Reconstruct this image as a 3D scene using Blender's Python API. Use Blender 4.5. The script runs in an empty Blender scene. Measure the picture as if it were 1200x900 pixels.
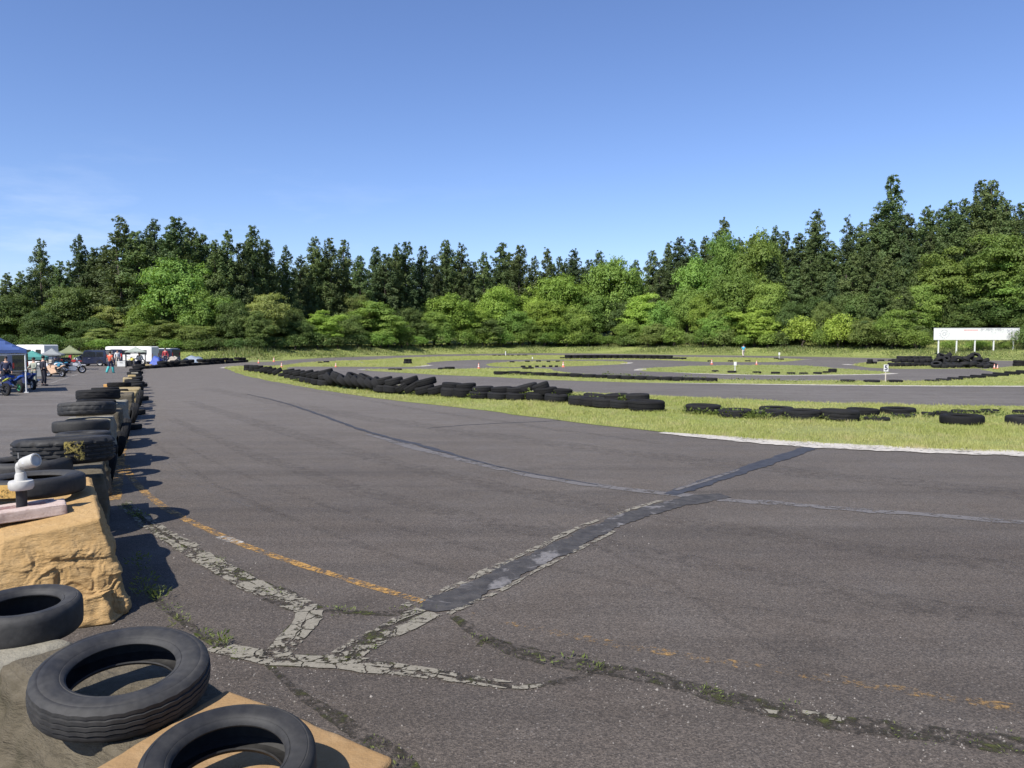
import bpy, bmesh, math, random
import numpy as np
from mathutils import Vector, Matrix, noise as mnoise
from mathutils.geometry import tessellate_polygon
random.seed(7)
R = math.radians
PI = math.pi
scn = bpy.context.scene
COL = scn.collection

# ------------------------------------------------------------------ camera
F, CX, CY, HC = 901.0, 600.0, 450.0, 2.5
PITCH = math.atan(52.0 / F)
cd = bpy.data.cameras.new('camera'); cam = bpy.data.objects.new('camera', cd); COL.objects.link(cam)
cd.sensor_width = 36.0; cd.lens = F / 1200.0 * 36.0
cd.clip_start = 0.05; cd.clip_end = 6000
cam.location = (0, 0, HC); cam.rotation_euler = (PI / 2 - PITCH, 0, 0)
scn.camera = cam
_fw = Vector((0, math.cos(PITCH), -math.sin(PITCH))); _up = Vector((0, math.sin(PITCH), math.cos(PITCH)))
def ray(px, py):
    return _fw + Vector((1, 0, 0)) * ((px - CX) / F) + _up * ((CY - py) / F)
def G(px, py, h=0.0):
    """the ground point (height h) seen at a pixel of the 1200x900 photograph"""
    d = ray(px, py); t = (h - HC) / d.z
    return Vector((d.x * t, d.y * t, h))
def P(px, py, Y):
    d = ray(px, py); t = Y / d.y
    return Vector((d.x * t, Y, HC + d.z * t))
def interp(x, pts):
    if x <= pts[0][0]: return pts[0][1]
    for (x0, y0), (x1, y1) in zip(pts, pts[1:]):
        if x <= x1: return y0 + (y1 - y0) * (x - x0) / (x1 - x0)
    return pts[-1][1]
def smooth(t):
    t = max(0.0, min(1.0, t)); return t * t * (3 - 2 * t)

# ------------------------------------------------------------------ nodes
class T:
    def __init__(s, name):
        s.m = bpy.data.materials.new(name); s.m.use_nodes = True
        s.t = s.m.node_tree; s.t.nodes.clear()
        s.out = s.t.nodes.new('ShaderNodeOutputMaterial')
        s._pos = None
    def n(s, ty, **kw):
        nd = s.t.nodes.new(ty)
        for k, v in kw.items(): setattr(nd, k, v)
        return nd
    def set(s, sock, v):
        if isinstance(v, bpy.types.NodeSocket): s.t.links.new(v, sock)
        elif v is not None:
            if sock.type == 'RGBA' and isinstance(v, (tuple, list)) and len(v) == 3: v = (*v, 1)
            sock.default_value = v
    def pos(s):
        if s._pos is None: s._pos = s.n('ShaderNodeTexCoord').outputs['Object']
        return s._pos
    def wpos(s): return s.n('ShaderNodeNewGeometry').outputs['Position']
    def mapv(s, vec, scale=(1, 1, 1), rot=(0, 0, 0), loc=(0, 0, 0)):
        m = s.n('ShaderNodeMapping'); s.set(m.inputs['Vector'], vec)
        m.inputs['Scale'].default_value = scale; m.inputs['Rotation'].default_value = rot; m.inputs['Location'].default_value = loc
        return m.outputs[0]
    def noise(s, scale, detail=3, rough=.55, vec=None, dist=0.0, color=False):
        nd = s.n('ShaderNodeTexNoise'); s.set(nd.inputs['Vector'], vec or s.pos())
        nd.inputs['Scale'].default_value = scale; nd.inputs['Detail'].default_value = detail
        nd.inputs['Roughness'].default_value = rough; nd.inputs['Distortion'].default_value = dist
        return nd.outputs['Color' if color else 'Fac']
    def voro(s, scale, out='Color', feature='F1', vec=None, rnd=1.0):
        nd = s.n('ShaderNodeTexVoronoi', feature=feature); s.set(nd.inputs['Vector'], vec or s.pos())
        nd.inputs['Scale'].default_value = scale; nd.inputs['Randomness'].default_value = rnd
        return nd.outputs[out]
    def ramp(s, fac, pts, interp='LINEAR'):
        nd = s.n('ShaderNodeValToRGB'); s.set(nd.inputs[0], fac); cr = nd.color_ramp; cr.interpolation = interp
        while len(cr.elements) < len(pts): cr.elements.new(.5)
        for e, (p, c) in zip(cr.elements, pts):
            e.position = p
            e.color = (c, c, c, 1) if isinstance(c, (int, float)) else (*c[:3], 1)
        return nd.outputs[0]
    def mix(s, fac, a, b, mode='MIX'):
        nd = s.n('ShaderNodeMix', data_type='RGBA', blend_type=mode)
        s.set(nd.inputs[0], fac); s.set(nd.inputs[6], a); s.set(nd.inputs[7], b)
        return nd.outputs[2]
    def math(s, op, a, b=None, clamp=False):
        nd = s.n('ShaderNodeMath', operation=op, use_clamp=clamp); s.set(nd.inputs[0], a)
        if b is not None: s.set(nd.inputs[1], b)
        return nd.outputs[0]
    def chan(s, col, i=0):
        nd = s.n('ShaderNodeSeparateColor'); s.set(nd.inputs[0], col); return nd.outputs[i]
    def bump(s, h, strength=.5, dist=.01, normal=None):
        nd = s.n('ShaderNodeBump'); s.set(nd.inputs['Height'], h)
        nd.inputs['Strength'].default_value = strength; nd.inputs['Distance'].default_value = dist
        if normal is not None: s.set(nd.inputs['Normal'], normal)
        return nd.outputs[0]
    def bsdf(s, color, rough=.7, normal=None, metal=0.0, spec=.4, coat=0.0, alpha=None, link=True):
        p = s.n('ShaderNodeBsdfPrincipled'); s.set(p.inputs['Base Color'], color); s.set(p.inputs['Roughness'], rough)
        if normal is not None: s.set(p.inputs['Normal'], normal)
        s.set(p.inputs['Metallic'], metal); s.set(p.inputs['Specular IOR Level'], spec); s.set(p.inputs['Coat Weight'], coat)
        if alpha is not None: s.set(p.inputs['Alpha'], alpha)
        if link: s.t.links.new(p.outputs[0], s.out.inputs[0])
        return p.outputs[0]

def simple(name, col, rough=.6, var=.15, scale=6.0, metal=0.0, spec=.4, coat=0.0, bump=0.0):
    t = T(name)
    n = t.noise(scale, 4)
    a = tuple(c * (1 - var) for c in col); b = tuple(min(1, c * (1 + var)) for c in col)
    c = t.ramp(n, [(.3, a), (.7, b)])
    nm = t.bump(t.noise(scale * 6, 3), .4, bump) if bump else None
    t.bsdf(c, rough, nm, metal, spec, coat)
    return t.m

def asphalt(name, dark, light, warm, streak_rot, streak=.5, pale=None):
    t = T(name)
    big = t.noise(.09, 5, .65, None, .4); mid = t.noise(1.1, 5, .65)
    c = t.mix(t.ramp(big, [(.35, 0), (.65, 1)]), dark, light)
    c = t.mix(t.ramp(mid, [(.3, 0), (.75, .8)]), c, warm)
    v = t.mapv(t.pos(), (.05, 1.0, 1.0), (0, 0, streak_rot))
    st = t.noise(1.3, 4, .6, v)
    c = t.mix(t.math('MULTIPLY', t.ramp(st, [(.42, 0), (.7, 1)]), streak), c, tuple(x * .62 for x in dark))
    v2 = t.mapv(t.pos(), (.03, 2.4, 1.0), (0, 0, streak_rot + .12))
    st2 = t.noise(1.0, 3, .5, v2)
    c = t.mix(t.math('MULTIPLY', t.ramp(st2, [(.62, 0), (.8, 1)]), .12), c, tuple(x * 1.45 for x in light))
    stain = t.noise(.55, 3, .7, None, .6)
    c = t.mix(t.math('MULTIPLY', t.ramp(stain, [(.60, 0), (.72, 1)]), .45), c, tuple(x * .6 for x in dark))
    if pale:      # surface colour blends paler farther up the circuit, with noisy edge
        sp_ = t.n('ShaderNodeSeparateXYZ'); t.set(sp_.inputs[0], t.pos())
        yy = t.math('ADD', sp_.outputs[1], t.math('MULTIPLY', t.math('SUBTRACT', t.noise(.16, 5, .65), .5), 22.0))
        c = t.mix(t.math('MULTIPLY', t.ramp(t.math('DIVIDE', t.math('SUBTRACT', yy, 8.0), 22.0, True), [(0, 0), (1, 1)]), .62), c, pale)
    # aggregate
    vc = t.voro(85.0); g = t.chan(vc, 0)
    c = t.mix(1.0, c, t.ramp(g, [(0, .55), (.5, .95), (1, 1.5)]), 'MULTIPLY')
    vc2 = t.voro(38.0, vec=t.mapv(t.pos(), loc=(.3, .7, 0))); g2 = t.chan(vc2, 1)
    vd2 = t.voro(38.0, 'Distance', vec=t.mapv(t.pos(), loc=(.3, .7, 0)))
    speck = t.math('MULTIPLY', t.ramp(g2, [(.86, 0), (.9, 1)], 'LINEAR'), t.ramp(vd2, [(.22, 1), (.36, 0)]))
    c = t.mix(t.math('MULTIPLY', speck, .45), c, (.22, .20, .18))
    fine = t.noise(260, 2, .7)
    c = t.mix(1.0, c, t.ramp(fine, [(.25, .7), (.75, 1.3)]), 'MULTIPLY')
    h = t.math('ADD', t.voro(85.0, 'Distance'), t.math('MULTIPLY', t.noise(30, 4), .8))
    nm = t.bump(h, .7, .006)
    nm = t.bump(mid, .25, .03, nm)
    t.bsdf(c, t.ramp(mid, [(.3, .72), (.7, .9)]), nm, 0, .35)
    return t.m

def ground_grass(name, dry=.5):
    t = T(name)
    a = t.noise(.16, 5, .65); b = t.noise(1.7, 5, .7); d = t.noise(14, 4, .7)
    c = t.mix(t.ramp(b, [(.3, 0), (.7, 1)]), (.185, .228, .054), (.258, .285, .090))
    c = t.mix(t.math('MULTIPLY', t.ramp(a, [(.42, 0), (.7, 1)]), dry), c, (.290, .255, .135))
    c = t.mix(1.0, c, t.ramp(d, [(.25, .6), (.75, 1.3)]), 'MULTIPLY')
    t.bsdf(c, .9, t.bump(d, 1.0, .06), 0, .15)
    return t.m

def leaf_mat(name, c1, c2, c3=None, trans=.35, nscale=.35, rough=.6):
    t = T(name)
    oi = t.n('ShaderNodeObjectInfo').outputs['Random']
    w = t.wpos()
    n = t.noise(nscale, 3, .6, w); n2 = t.noise(2.2, 2, .6, w)
    c = t.mix(t.ramp(n, [(.35, 0), (.65, 1)]), c1, c2)
    if c3: c = t.mix(t.ramp(n2, [(.52, 0), (.70, .8)]), c, c3)
    hs = t.n('ShaderNodeHueSaturation'); t.set(hs.inputs['Color'], c)
    t.set(hs.inputs['Hue'], t.math('ADD', t.math('MULTIPLY', oi, .03), .485))
    t.set(hs.inputs['Value'], t.math('ADD', t.math('MULTIPLY', t.math('FRACT', t.math('MULTIPLY', oi, 7.31)), .5), .75))
    c = hs.outputs[0]
    p = t.bsdf(c, rough, None, 0, .25, link=False)
    tr = t.n('ShaderNodeBsdfTranslucent')
    t.set(tr.inputs[0], t.mix(1.0, c, (1.25, 1.2, .6), 'MULTIPLY'))
    ms = t.n('ShaderNodeMixShader'); ms.inputs[0].default_value = trans
    t.t.links.new(p, ms.inputs[1]); t.t.links.new(tr.outputs[0], ms.inputs[2]); t.t.links.new(ms.outputs[0], t.out.inputs[0])
    return t.m

def paint_mat(name, col, lo, hi, scale=9.0, under=None, rough=.65):
    """worn paint: the mask lets the asphalt below show through"""
    t = T(name)
    n = t.noise(scale, 6, .75); n2 = t.noise(scale * .18, 3, .6)
    f = t.math('ADD', t.math('MULTIPLY', n, .65), t.math('MULTIPLY', n2, .35))
    mask = t.ramp(f, [(lo, 0), (hi, 1)])
    d = t.noise(35, 3)
    c = t.mix(t.ramp(d, [(.3, 0), (.7, 1)]), tuple(x * .75 for x in col), col)
    p = t.bsdf(c, rough, t.bump(n, .4, .004), 0, .35, link=False)
    tr = t.n('ShaderNodeBsdfTransparent'); ms = t.n('ShaderNodeMixShader')
    t.set(ms.inputs[0], mask); t.t.links.new(tr.outputs[0], ms.inputs[1]); t.t.links.new(p, ms.inputs[2])
    t.t.links.new(ms.outputs[0], t.out.inputs[0])
    return t.m

def rubber(name, base=.022, dust=.09, amt=.5, br=.65, sp=.4):
    t = T(name)
    oi = t.n('ShaderNodeObjectInfo').outputs['Random']
    n = t.noise(3.2, 5, .7); n2 = t.noise(28, 3)
    c = t.mix(t.math('MULTIPLY', t.ramp(n, [(.4, 0), (.72, 1)]), amt), (base, base, base * 1.08), (dust, dust * .95, dust * .86))
    c = t.mix(1.0, c, t.ramp(n2, [(.3, .8), (.7, 1.2)]), 'MULTIPLY')
    c = t.mix(1.0, c, t.ramp(oi, [(0, .75), (1, 1.45)]), 'MULTIPLY')
    t.bsdf(c, t.ramp(n, [(.3, br - .12), (.7, br + .15)]), t.bump(n2, .3, .004), 0, sp)
    return t.m

def concrete(name, c1, c2, c3, stain=(.05, .05, .035), sc=2.2, bumpd=.02, samt=.6):
    t = T(name)
    n = t.noise(sc, 6, .65); n2 = t.noise(sc * 4.5, 5, .7); n3 = t.noise(sc * .6, 3, .6)
    c = t.mix(t.ramp(n, [(.3, 0), (.7, 1)]), c1, c2)
    c = t.mix(t.ramp(n2, [(.45, 0), (.75, .7)]), c, c3)
    c = t.mix(t.math('MULTIPLY', t.ramp(n3, [(.55, 0), (.72, 1)]), samt), c, stain)
    v = t.mapv(t.pos(), (1, 1, 4))
    pit = t.noise(sc * 6, 6, .7, v)
    g = t.voro(60, 'Distance')
    nm = t.bump(pit, .8, bumpd); nm = t.bump(g, .25, .003, nm)
    t.bsdf(c, .88, nm, 0, .2)
    return t.m

MT = {}
def build_mats():
    m = MT
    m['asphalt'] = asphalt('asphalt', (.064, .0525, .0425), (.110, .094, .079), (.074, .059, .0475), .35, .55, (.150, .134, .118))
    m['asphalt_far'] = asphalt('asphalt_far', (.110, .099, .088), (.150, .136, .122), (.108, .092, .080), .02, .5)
    m['grass_ground'] = ground_grass('grass_ground')
    m['grass_bank'] = ground_grass('grass_bank', .35)
    m['blade'] = leaf_mat('grass_blade', (.250, .295, .085), (.340, .355, .140), (.40, .36, .19), .4, .25)
    m['bank_blade'] = leaf_mat('bank_blade', (.180, .240, .070), (.260, .290, .115), (.33, .29, .17), .4, .2)
    m['crack_weed'] = leaf_mat('crack_weed_leaf', (.15, .19, .045), (.24, .27, .08), (.33, .31, .13), .4, 3.0)
    m['weed'] = leaf_mat('weed_leaf', (.085, .130, .030), (.16, .20, .055), (.25, .25, .10), .4, 3.0)
    m['cedar'] = leaf_mat('cedar_needles', (.068, .106, .034), (.112, .155, .052), (.125, .150, .058), .25, .3)
    m['cedar_blue'] = leaf_mat('dark_needles', (.054, .084, .032), (.086, .118, .046), None, .25, .3)
    m['broad'] = leaf_mat('broad_leaf', (.135, .225, .046), (.205, .300, .064), (.250, .330, .085), .38, .3)
    m['bright'] = leaf_mat('bright_leaf', (.215, .310, .050), (.290, .385, .070), (.330, .400, .100), .40, .3)
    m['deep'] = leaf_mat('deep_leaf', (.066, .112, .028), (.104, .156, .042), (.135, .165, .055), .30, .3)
    m['pale'] = leaf_mat('pale_leaf', (.185, .245, .065), (.270, .325, .100), (.350, .380, .160), .40, .4)
    m['olive'] = leaf_mat('olive_leaf', (.120, .170, .044), (.170, .225, .062), (.205, .225, .080), .35, .4)
    m['bark'] = simple('bark', (.060, .048, .038), .9, .4, 8, bump=.02)
    m['rubber'] = rubber('tyre_rubber', .010, .03, .4, .8, .25)
    m['rubber_near'] = rubber('tyre_rubber_near', .013, .060, .50, .68)
    m['rubber_dusty'] = rubber('tyre_rubber_dusty', .0095, .024, .45, .85, .2)
    m['foam'] = concrete('ochre_block', (.335, .208, .085), (.410, .268, .120), (.45, .31, .155), (.24, .155, .075), 2.6, .030, .35)
    m['tan'] = concrete('tan_block', (.25, .155, .070), (.30, .190, .092), (.33, .225, .12), (.15, .105, .065), 2.0, .012, .35)
    m['grey_block'] = concrete('grey_block', (.100, .084, .058), (.150, .128, .092), (.075, .062, .040), (.030, .029, .014), 3.0, .035, .8)
    m['pale_block'] = concrete('pale_block', (.20, .185, .145), (.26, .24, .19), (.17, .155, .12), (.08, .07, .05), 3, .02, .5)
    m['yellow_block'] = concrete('yellow_block', (.32, .23, .09), (.27, .23, .15), (.30, .24, .14), (.10, .09, .06), 3, .02, .5)
    def broken(name, c1, c2, lo, hi, vs, edge, sc, rough=.85):
        t = T(name)
        n = t.noise(sc, 5, .7); n2 = t.noise(sc * 4, 4, .7); big = t.noise(sc * .2, 3, .6)
        c = t.mix(t.ramp(n2, [(.3, 0), (.7, 1)]), c1, c2)
        wp = t.n('ShaderNodeVectorMath', operation='ADD'); t.set(wp.inputs[0], t.pos())
        ws = t.n('ShaderNodeVectorMath', operation='SCALE'); t.set(ws.inputs[0], t.noise(9, 3, .6, color=True)); ws.inputs['Scale'].default_value = .10; t.set(wp.inputs[1], ws.outputs[0])
        ve = t.voro(vs, 'Distance', 'DISTANCE_TO_EDGE', wp.outputs[0])
        crack = t.ramp(ve, [(edge * .5, 0), (edge, 1)])
        fac = t.math('ADD', t.math('MULTIPLY', n, .6), t.math('MULTIPLY', big, .4))
        mask = t.math('MULTIPLY', t.ramp(fac, [(lo, 0), (hi, 1)]), crack)
        p = t.bsdf(c, rough, t.bump(n2, .5, .008), 0, .3, link=False)
        tr = t.n('ShaderNodeBsdfTransparent'); ms = t.n('ShaderNodeMixShader'); t.set(ms.inputs[0], mask)
        t.t.links.new(tr.outputs[0], ms.inputs[1]); t.t.links.new(p, ms.inputs[2]); t.t.links.new(ms.outputs[0], t.out.inputs[0])
        return t.m
    m['crumb'] = broken('crumbling_concrete', (.150, .136, .105), (.240, .220, .178), .468, .505, 3.6, .030, 10)
    m['seam_grey'] = broken('seam_sealant', (.100, .092, .088), (.145, .135, .130), .36, .48, 1.6, .015, 5, .75)
    m['seam_pale'] = concrete('seam_concrete', (.21, .20, .17), (.30, .285, .25), (.16, .15, .12), (.07, .065, .045), 5, .01, .6)
    m['kerb_white'] = paint_mat('kerb_paint', (.52, .48, .42), .36, .50, 9)
    m['line_yellow'] = paint_mat('yellow_paint', (.44, .25, .070), .45, .58, 18)
    m['line_faded'] = paint_mat('faded_paint', (.42, .25, .08), .52, .68, 16)
    m['line_white'] = paint_mat('white_paint', (.46, .44, .40), .46, .60, 14)
    t = T('tar_patch')
    n = t.noise(1.6, 5, .6, t.mapv(t.pos(), (1, 1, 1)), .5); n2 = t.noise(7, 4, .6)
    c = t.mix(t.ramp(n2, [(.35, 0), (.65, 1)]), (.034, .031, .029), (.062, .057, .053))
    c = t.mix(t.ramp(n, [(.54, 0), (.60, 1)]), c, (.155, .146, .142))
    c = t.mix(t.ramp(t.noise(22, 4), [(.52, 0), (.7, .7)]), c, (.035, .034, .034))
    t.bsdf(c, .75, t.bump(n2, .8, .03), 0, .35); m['tar'] = t.m
    m['seam_dark'] = simple('dark_seam', (.040, .039, .042), .6, .3, 5, bump=.004)
    t = T('mossy_crack')
    n = t.noise(3.0, 5, .7); n2 = t.noise(14, 4, .7)
    c = t.mix(t.ramp(n2, [(.4, 0), (.6, 1)]), (.016, .015, .013), (.034, .031, .026))
    c = t.mix(t.math('MULTIPLY', t.ramp(n, [(.5, 0), (.66, 1)]), t.ramp(n2, [(.42, 0), (.6, 1)])), c, (.075, .085, .022))
    msk = t.ramp(t.math('ADD', t.math('MULTIPLY', n2, .6), t.math('MULTIPLY', n, .4)), [(.44, 0), (.60, .9)])
    p = t.bsdf(c, .95, t.bump(n2, 1, .02), 0, .1, link=False)
    tr = t.n('ShaderNodeBsdfTransparent'); ms = t.n('ShaderNodeMixShader'); t.set(ms.inputs[0], msk)
    t.t.links.new(tr.outputs[0], ms.inputs[1]); t.t.links.new(p, ms.inputs[2]); t.t.links.new(ms.outputs[0], t.out.inputs[0])
    m['crack'] = t.m
    m['stone'] = simple('stone_chips', (.17, .155, .14), .9, .6, 40)
    m['white'] = simple('white_paint_metal', (.62, .62, .60), .45, .05, 3)
    m['white_plastic'] = simple('white_plastic', (.42, .41, .385), .45, .12, 12, spec=.5)
    m['black_plastic'] = simple('black_plastic', (.018, .018, .02), .4, .2, 10)
    m['pinkwood'] = concrete('pale_board', (.42, .33, .29), (.50, .41, .37), (.33, .24, .20), (.16, .07, .06), 9, .008, .7)
    m['glass_dark'] = simple('tinted_glass', (.018, .022, .026), .08, .2, 2, spec=.6)
    m['navy'] = simple('navy_paint', (.020, .025, .048), .25, .1, 2, coat=.5)
    m['van_white'] = simple('van_white_paint', (.72, .71, .67), .35, .04, 2, coat=.3)
    m['chrome'] = simple('metal', (.55, .55, .56), .3, .1, 10, metal=.9)
    m['dark_metal'] = simple('dark_metal', (.045, .045, .048), .5, .3, 10, metal=.4)
    m['blue_fabric'] = simple('blue_canopy_fabric', (.040, .075, .200), .75, .15, 2, bump=.01)
    m['teal_fabric'] = simple('teal_canopy_fabric', (.060, .230, .200), .7, .15, 2)
    m['grey_fabric'] = simple('grey_canopy_fabric', (.215, .225, .225), .7, .12, 2)
    m['olive_fabric'] = simple('olive_canopy_fabric', (.185, .205, .110), .7, .12, 2)
    m['sage_fabric'] = simple('sage_canopy_fabric', (.29, .32, .27), .7, .12, 2)
    m['blue_paint'] = simple('blue_fairing', (.020, .075, .34), .3, .08, 2, coat=.4)
    m['white_fairing'] = simple('white_fairing', (.68, .68, .68), .3, .05, 2, coat=.3)
    m['teal_paint'] = simple('teal_fairing', (.04, .22, .34), .3, .08, 2)
    m['orange_fairing'] = simple('cream_orange_fairing', (.55, .38, .26), .35, .15, 4)
    m['yellow_fairing'] = simple('yellow_fairing', (.62, .55, .12), .35, .1, 2)
    m['lime_fairing'] = simple('lime_fairing', (.36, .40, .06), .35, .1, 2)
    m['red_paint'] = simple('red_paint', (.42, .035, .030), .4, .1, 2)
    m['green_rim'] = simple('green_rim', (.05, .22, .12), .4, .1, 3)
    m['cone'] = simple('cone_orange', (.60, .16, .10), .6, .12, 8)
    m['skin'] = simple('skin', (.45, .28, .20), .6, .06, 10)
    m['hair'] = simple('hair', (.015, .012, .010), .6, .2, 20)
    m['dark_cloth'] = simple('dark_cloth', (.018, .019, .030), .9, .2, 8)
    m['sage_cloth'] = simple('sage_cloth', (.25, .27, .22), .9, .12, 8)
    m['orange_cloth'] = simple('orange_cloth', (.56, .10, .055), .9, .1, 8)
    m['teal_cloth'] = simple('teal_cloth', (.06, .34, .34), .9, .1, 8)
    m['navy_cloth'] = simple('navy_cloth', (.03, .035, .07), .9, .15, 8)
    m['white_cloth'] = simple('white_cloth', (.62, .62, .62), .9, .06, 8)
    m['sky_cloth'] = simple('sky_blue_cloth', (.05, .36, .52), .9, .1, 8)
    m['red_cloth'] = simple('red_cloth', (.34, .04, .05), .9, .1, 8)
    m['cream_cloth'] = simple('cream_cloth', (.52, .46, .38), .9, .1, 8)
    m['tarp_blue'] = simple('tarp_blue', (.03, .07, .32), .6, .2, 4, bump=.02)
    m['tarp_grey'] = simple('tarp_grey', (.17, .21, .27), .6, .15, 3, bump=.02)
    m['number_ink'] = simple('number_ink', (.03, .03, .07), .6, .1, 5)
    m['grey_ink'] = simple('grey_print', (.42, .42, .43), .7, .3, 9)
    m['red_ink'] = simple('red_print', (.60, .28, .28), .7, .1, 5)
    m['yellow_mark'] = paint_mat('yellow_marking', (.42, .33, .09), .50, .57, 30)
    m['rust_mark'] = simple('orange_tag', (.48, .26, .08), .7, .2, 6); m['ochre_mark'] = paint_mat('ochre_marking', (.50, .31, .09), .40, .50, 24)
build_mats()

# ------------------------------------------------------------------ mesh helpers
def tag(o, label=None, cat=None, group=None, kind=None):
    if label: o['label'] = label
    if cat: o['category'] = cat
    if group: o['group'] = group
    if kind: o['kind'] = kind
    return o
def link(name, me, mat=None, parent=None, loc=None):
    o = bpy.data.objects.new(name, me); COL.objects.link(o)
    if mat is not None and me is not None:
        for mm in (mat if isinstance(mat, (list, tuple)) else [mat]):
            me.materials.append(MT[mm] if isinstance(mm, str) else mm)
    if parent is not None: o.parent = parent
    if loc is not None: o.location = loc
    return o
def empty(name, loc=(0, 0, 0), rz=0.0):
    o = bpy.data.objects.new(name, None); COL.objects.link(o); o.location = loc; o.rotation_euler = (0, 0, rz)
    o.empty_display_size = .2
    return o
def np_mesh(name, v, f, smooth_=False):
    """v (n,3); f (m,k) arrays of equal face size"""
    me = bpy.data.meshes.new(name)
    v = np.asarray(v, np.float32); f = np.asarray(f, np.int32)
    me.vertices.add(len(v)); me.vertices.foreach_set('co', v.ravel())
    k = f.shape[1]
    me.loops.add(f.size); me.loops.foreach_set('vertex_index', f.ravel())
    me.polygons.add(len(f)); me.polygons.foreach_set('loop_start', np.arange(0, f.size, k, dtype=np.int32))
    if smooth_: me.polygons.foreach_set('use_smooth', np.ones(len(f), bool))
    me.update(calc_edges=True); me.validate()
    return me
class MB:
    def __init__(s): s.v = []; s.f = []; s.mi = []; s.cur = 0
    def add(s, vs, fs):
        b = len(s.v); s.v += [tuple(x) for x in vs]; s.f += [tuple(b + i for i in f) for f in fs]; s.mi += [s.cur] * len(fs)
        return s
    def box(s, c, size, rot=None, bevel=.0, taper=1.0):
        bm = bmesh.new(); bmesh.ops.create_cube(bm, size=1.0)
        for v in bm.verts:
            k = taper if v.co.z > 0 else 1.0
            v.co = Vector((v.co.x * size[0] * k, v.co.y * size[1] * k, v.co.z * size[2]))
        if bevel: bmesh.ops.bevel(bm, geom=list(bm.edges), offset=bevel, segments=2, affect='EDGES', profile=.6)
        M = Matrix.Translation(c)
        if rot is not None: M = M @ (rot.to_4x4() if isinstance(rot, Matrix) else Matrix.Rotation(rot, 4, 'Z'))
        bm.verts.index_update()
        s.add([M @ v.co for v in bm.verts], [[v.index for v in f.verts] for f in bm.faces]); bm.free(); return s
    def tube(s, pts, rad, seg=8, cap=True, flat=None):
        pts = [Vector(p) for p in pts]; n = len(pts)
        if not isinstance(rad, (list, tuple)): rad = [rad] * n
        vs = []; up0 = Vector((0, 0, 1))
        for i, p in enumerate(pts):
            d = (pts[min(i + 1, n - 1)] - pts[max(i - 1, 0)])
            d = d.normalized() if d.length > 1e-9 else Vector((0, 0, 1))
            ref = up0 if abs(d.z) < .95 else Vector((1, 0, 0))
            a = d.cross(ref).normalized(); b = d.cross(a).normalized()
            for k in range(seg):
                t = 2 * PI * k / seg
                vs.append(p + (a * math.cos(t) + b * math.sin(t)) * rad[i])
        fs = []
        for i in range(n - 1):
            for k in range(seg):
                fs.append((i * seg + k, i * seg + (k + 1) % seg, (i + 1) * seg + (k + 1) % seg, (i + 1) * seg + k))
        if cap: fs.append(tuple(range(seg))[::-1]); fs.append(tuple((n - 1) * seg + k for k in range(seg)))
        return s.add(vs, fs)
    def lathe(s, prof, seg=24, M=None, closed=False, cap=False):
        """prof: (r, z) pairs about the local Z axis"""
        vs = []; n = len(prof)
        for k in range(seg):
            t = 2 * PI * k / seg
            for r, z in prof:
                p = Vector((r * math.cos(t), r * math.sin(t), z)); vs.append(M @ p if M else p)
        fs = []
        for k in range(seg):
            k2 = (k + 1) % seg
            for i in range(n if closed else n - 1):
                j = (i + 1) % n
                fs.append((k * n + i, k2 * n + i, k2 * n + j, k * n + j))
        if cap:
            fs.append(tuple(k * n for k in range(seg))[::-1]); fs.append(tuple(k * n + n - 1 for k in range(seg)))
        return s.add(vs, fs)
    def prism(s, poly, y0, y1, M=None, inset=0.0):
        """polygon in x,z extruded along y (counter-clockwise seen from -y)"""
        n = len(poly)
        c = (sum(p[0] for p in poly) / n, sum(p[1] for p in poly) / n)
        def ring(y, k): return [Vector((c[0] + (p[0] - c[0]) * k, y, c[1] + (p[1] - c[1]) * k)) for p in poly]
        if inset:
            e = min(abs(y1 - y0) * .25, inset)
            rings = [ring(y0, 1 - inset * 1.5), ring(y0 + e, 1), ring(y1 - e, 1), ring(y1, 1 - inset * 1.5)]
        else: rings = [ring(y0, 1), ring(y1, 1)]
        vs = [M @ p if M else p for r in rings for p in r]
        fs = [tuple(range(n)), tuple((len(rings) - 1) * n + i for i in range(n))[::-1]]
        for q in range(len(rings) - 1):
            for i in range(n):
                j = (i + 1) % n; fs.append((q * n + j, q * n + i, (q + 1) * n + i, (q + 1) * n + j))
        return s.add(vs, fs)
    def ball(s, c, r, seg=12, rings=8, M=None):
        r = r if isinstance(r, (tuple, list)) else (r, r, r)
        prof = [(math.sin(PI * i / rings), -math.cos(PI * i / rings)) for i in range(rings + 1)]
        L = Matrix.Translation(c) @ (M.to_4x4() if M else Matrix.Identity(4)) @ Matrix.Diagonal((r[0], r[1], r[2], 1))
        return s.lathe(prof, seg, L)
    def mesh(s, name, smooth_=False, sharp=None):
        me = bpy.data.meshes.new(name); me.from_pydata([tuple(v) for v in s.v], [], s.f)
        bm = bmesh.new(); bm.from_mesh(me)
        bmesh.ops.remove_doubles(bm, verts=bm.verts, dist=1e-5)
        bmesh.ops.recalc_face_normals(bm, faces=bm.faces)
        bm.to_mesh(me); bm.free()
        if smooth_:
            for p in me.polygons: p.use_smooth = True
            if sharp: me.set_sharp_from_angle(angle=R(sharp))
        me.update(); return me
    def build(s, name, mat, parent=None, smooth_=False, sharp=40, loc=None):
        return link(name, s.mesh(name, smooth_, sharp), mat, parent, loc)

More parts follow.
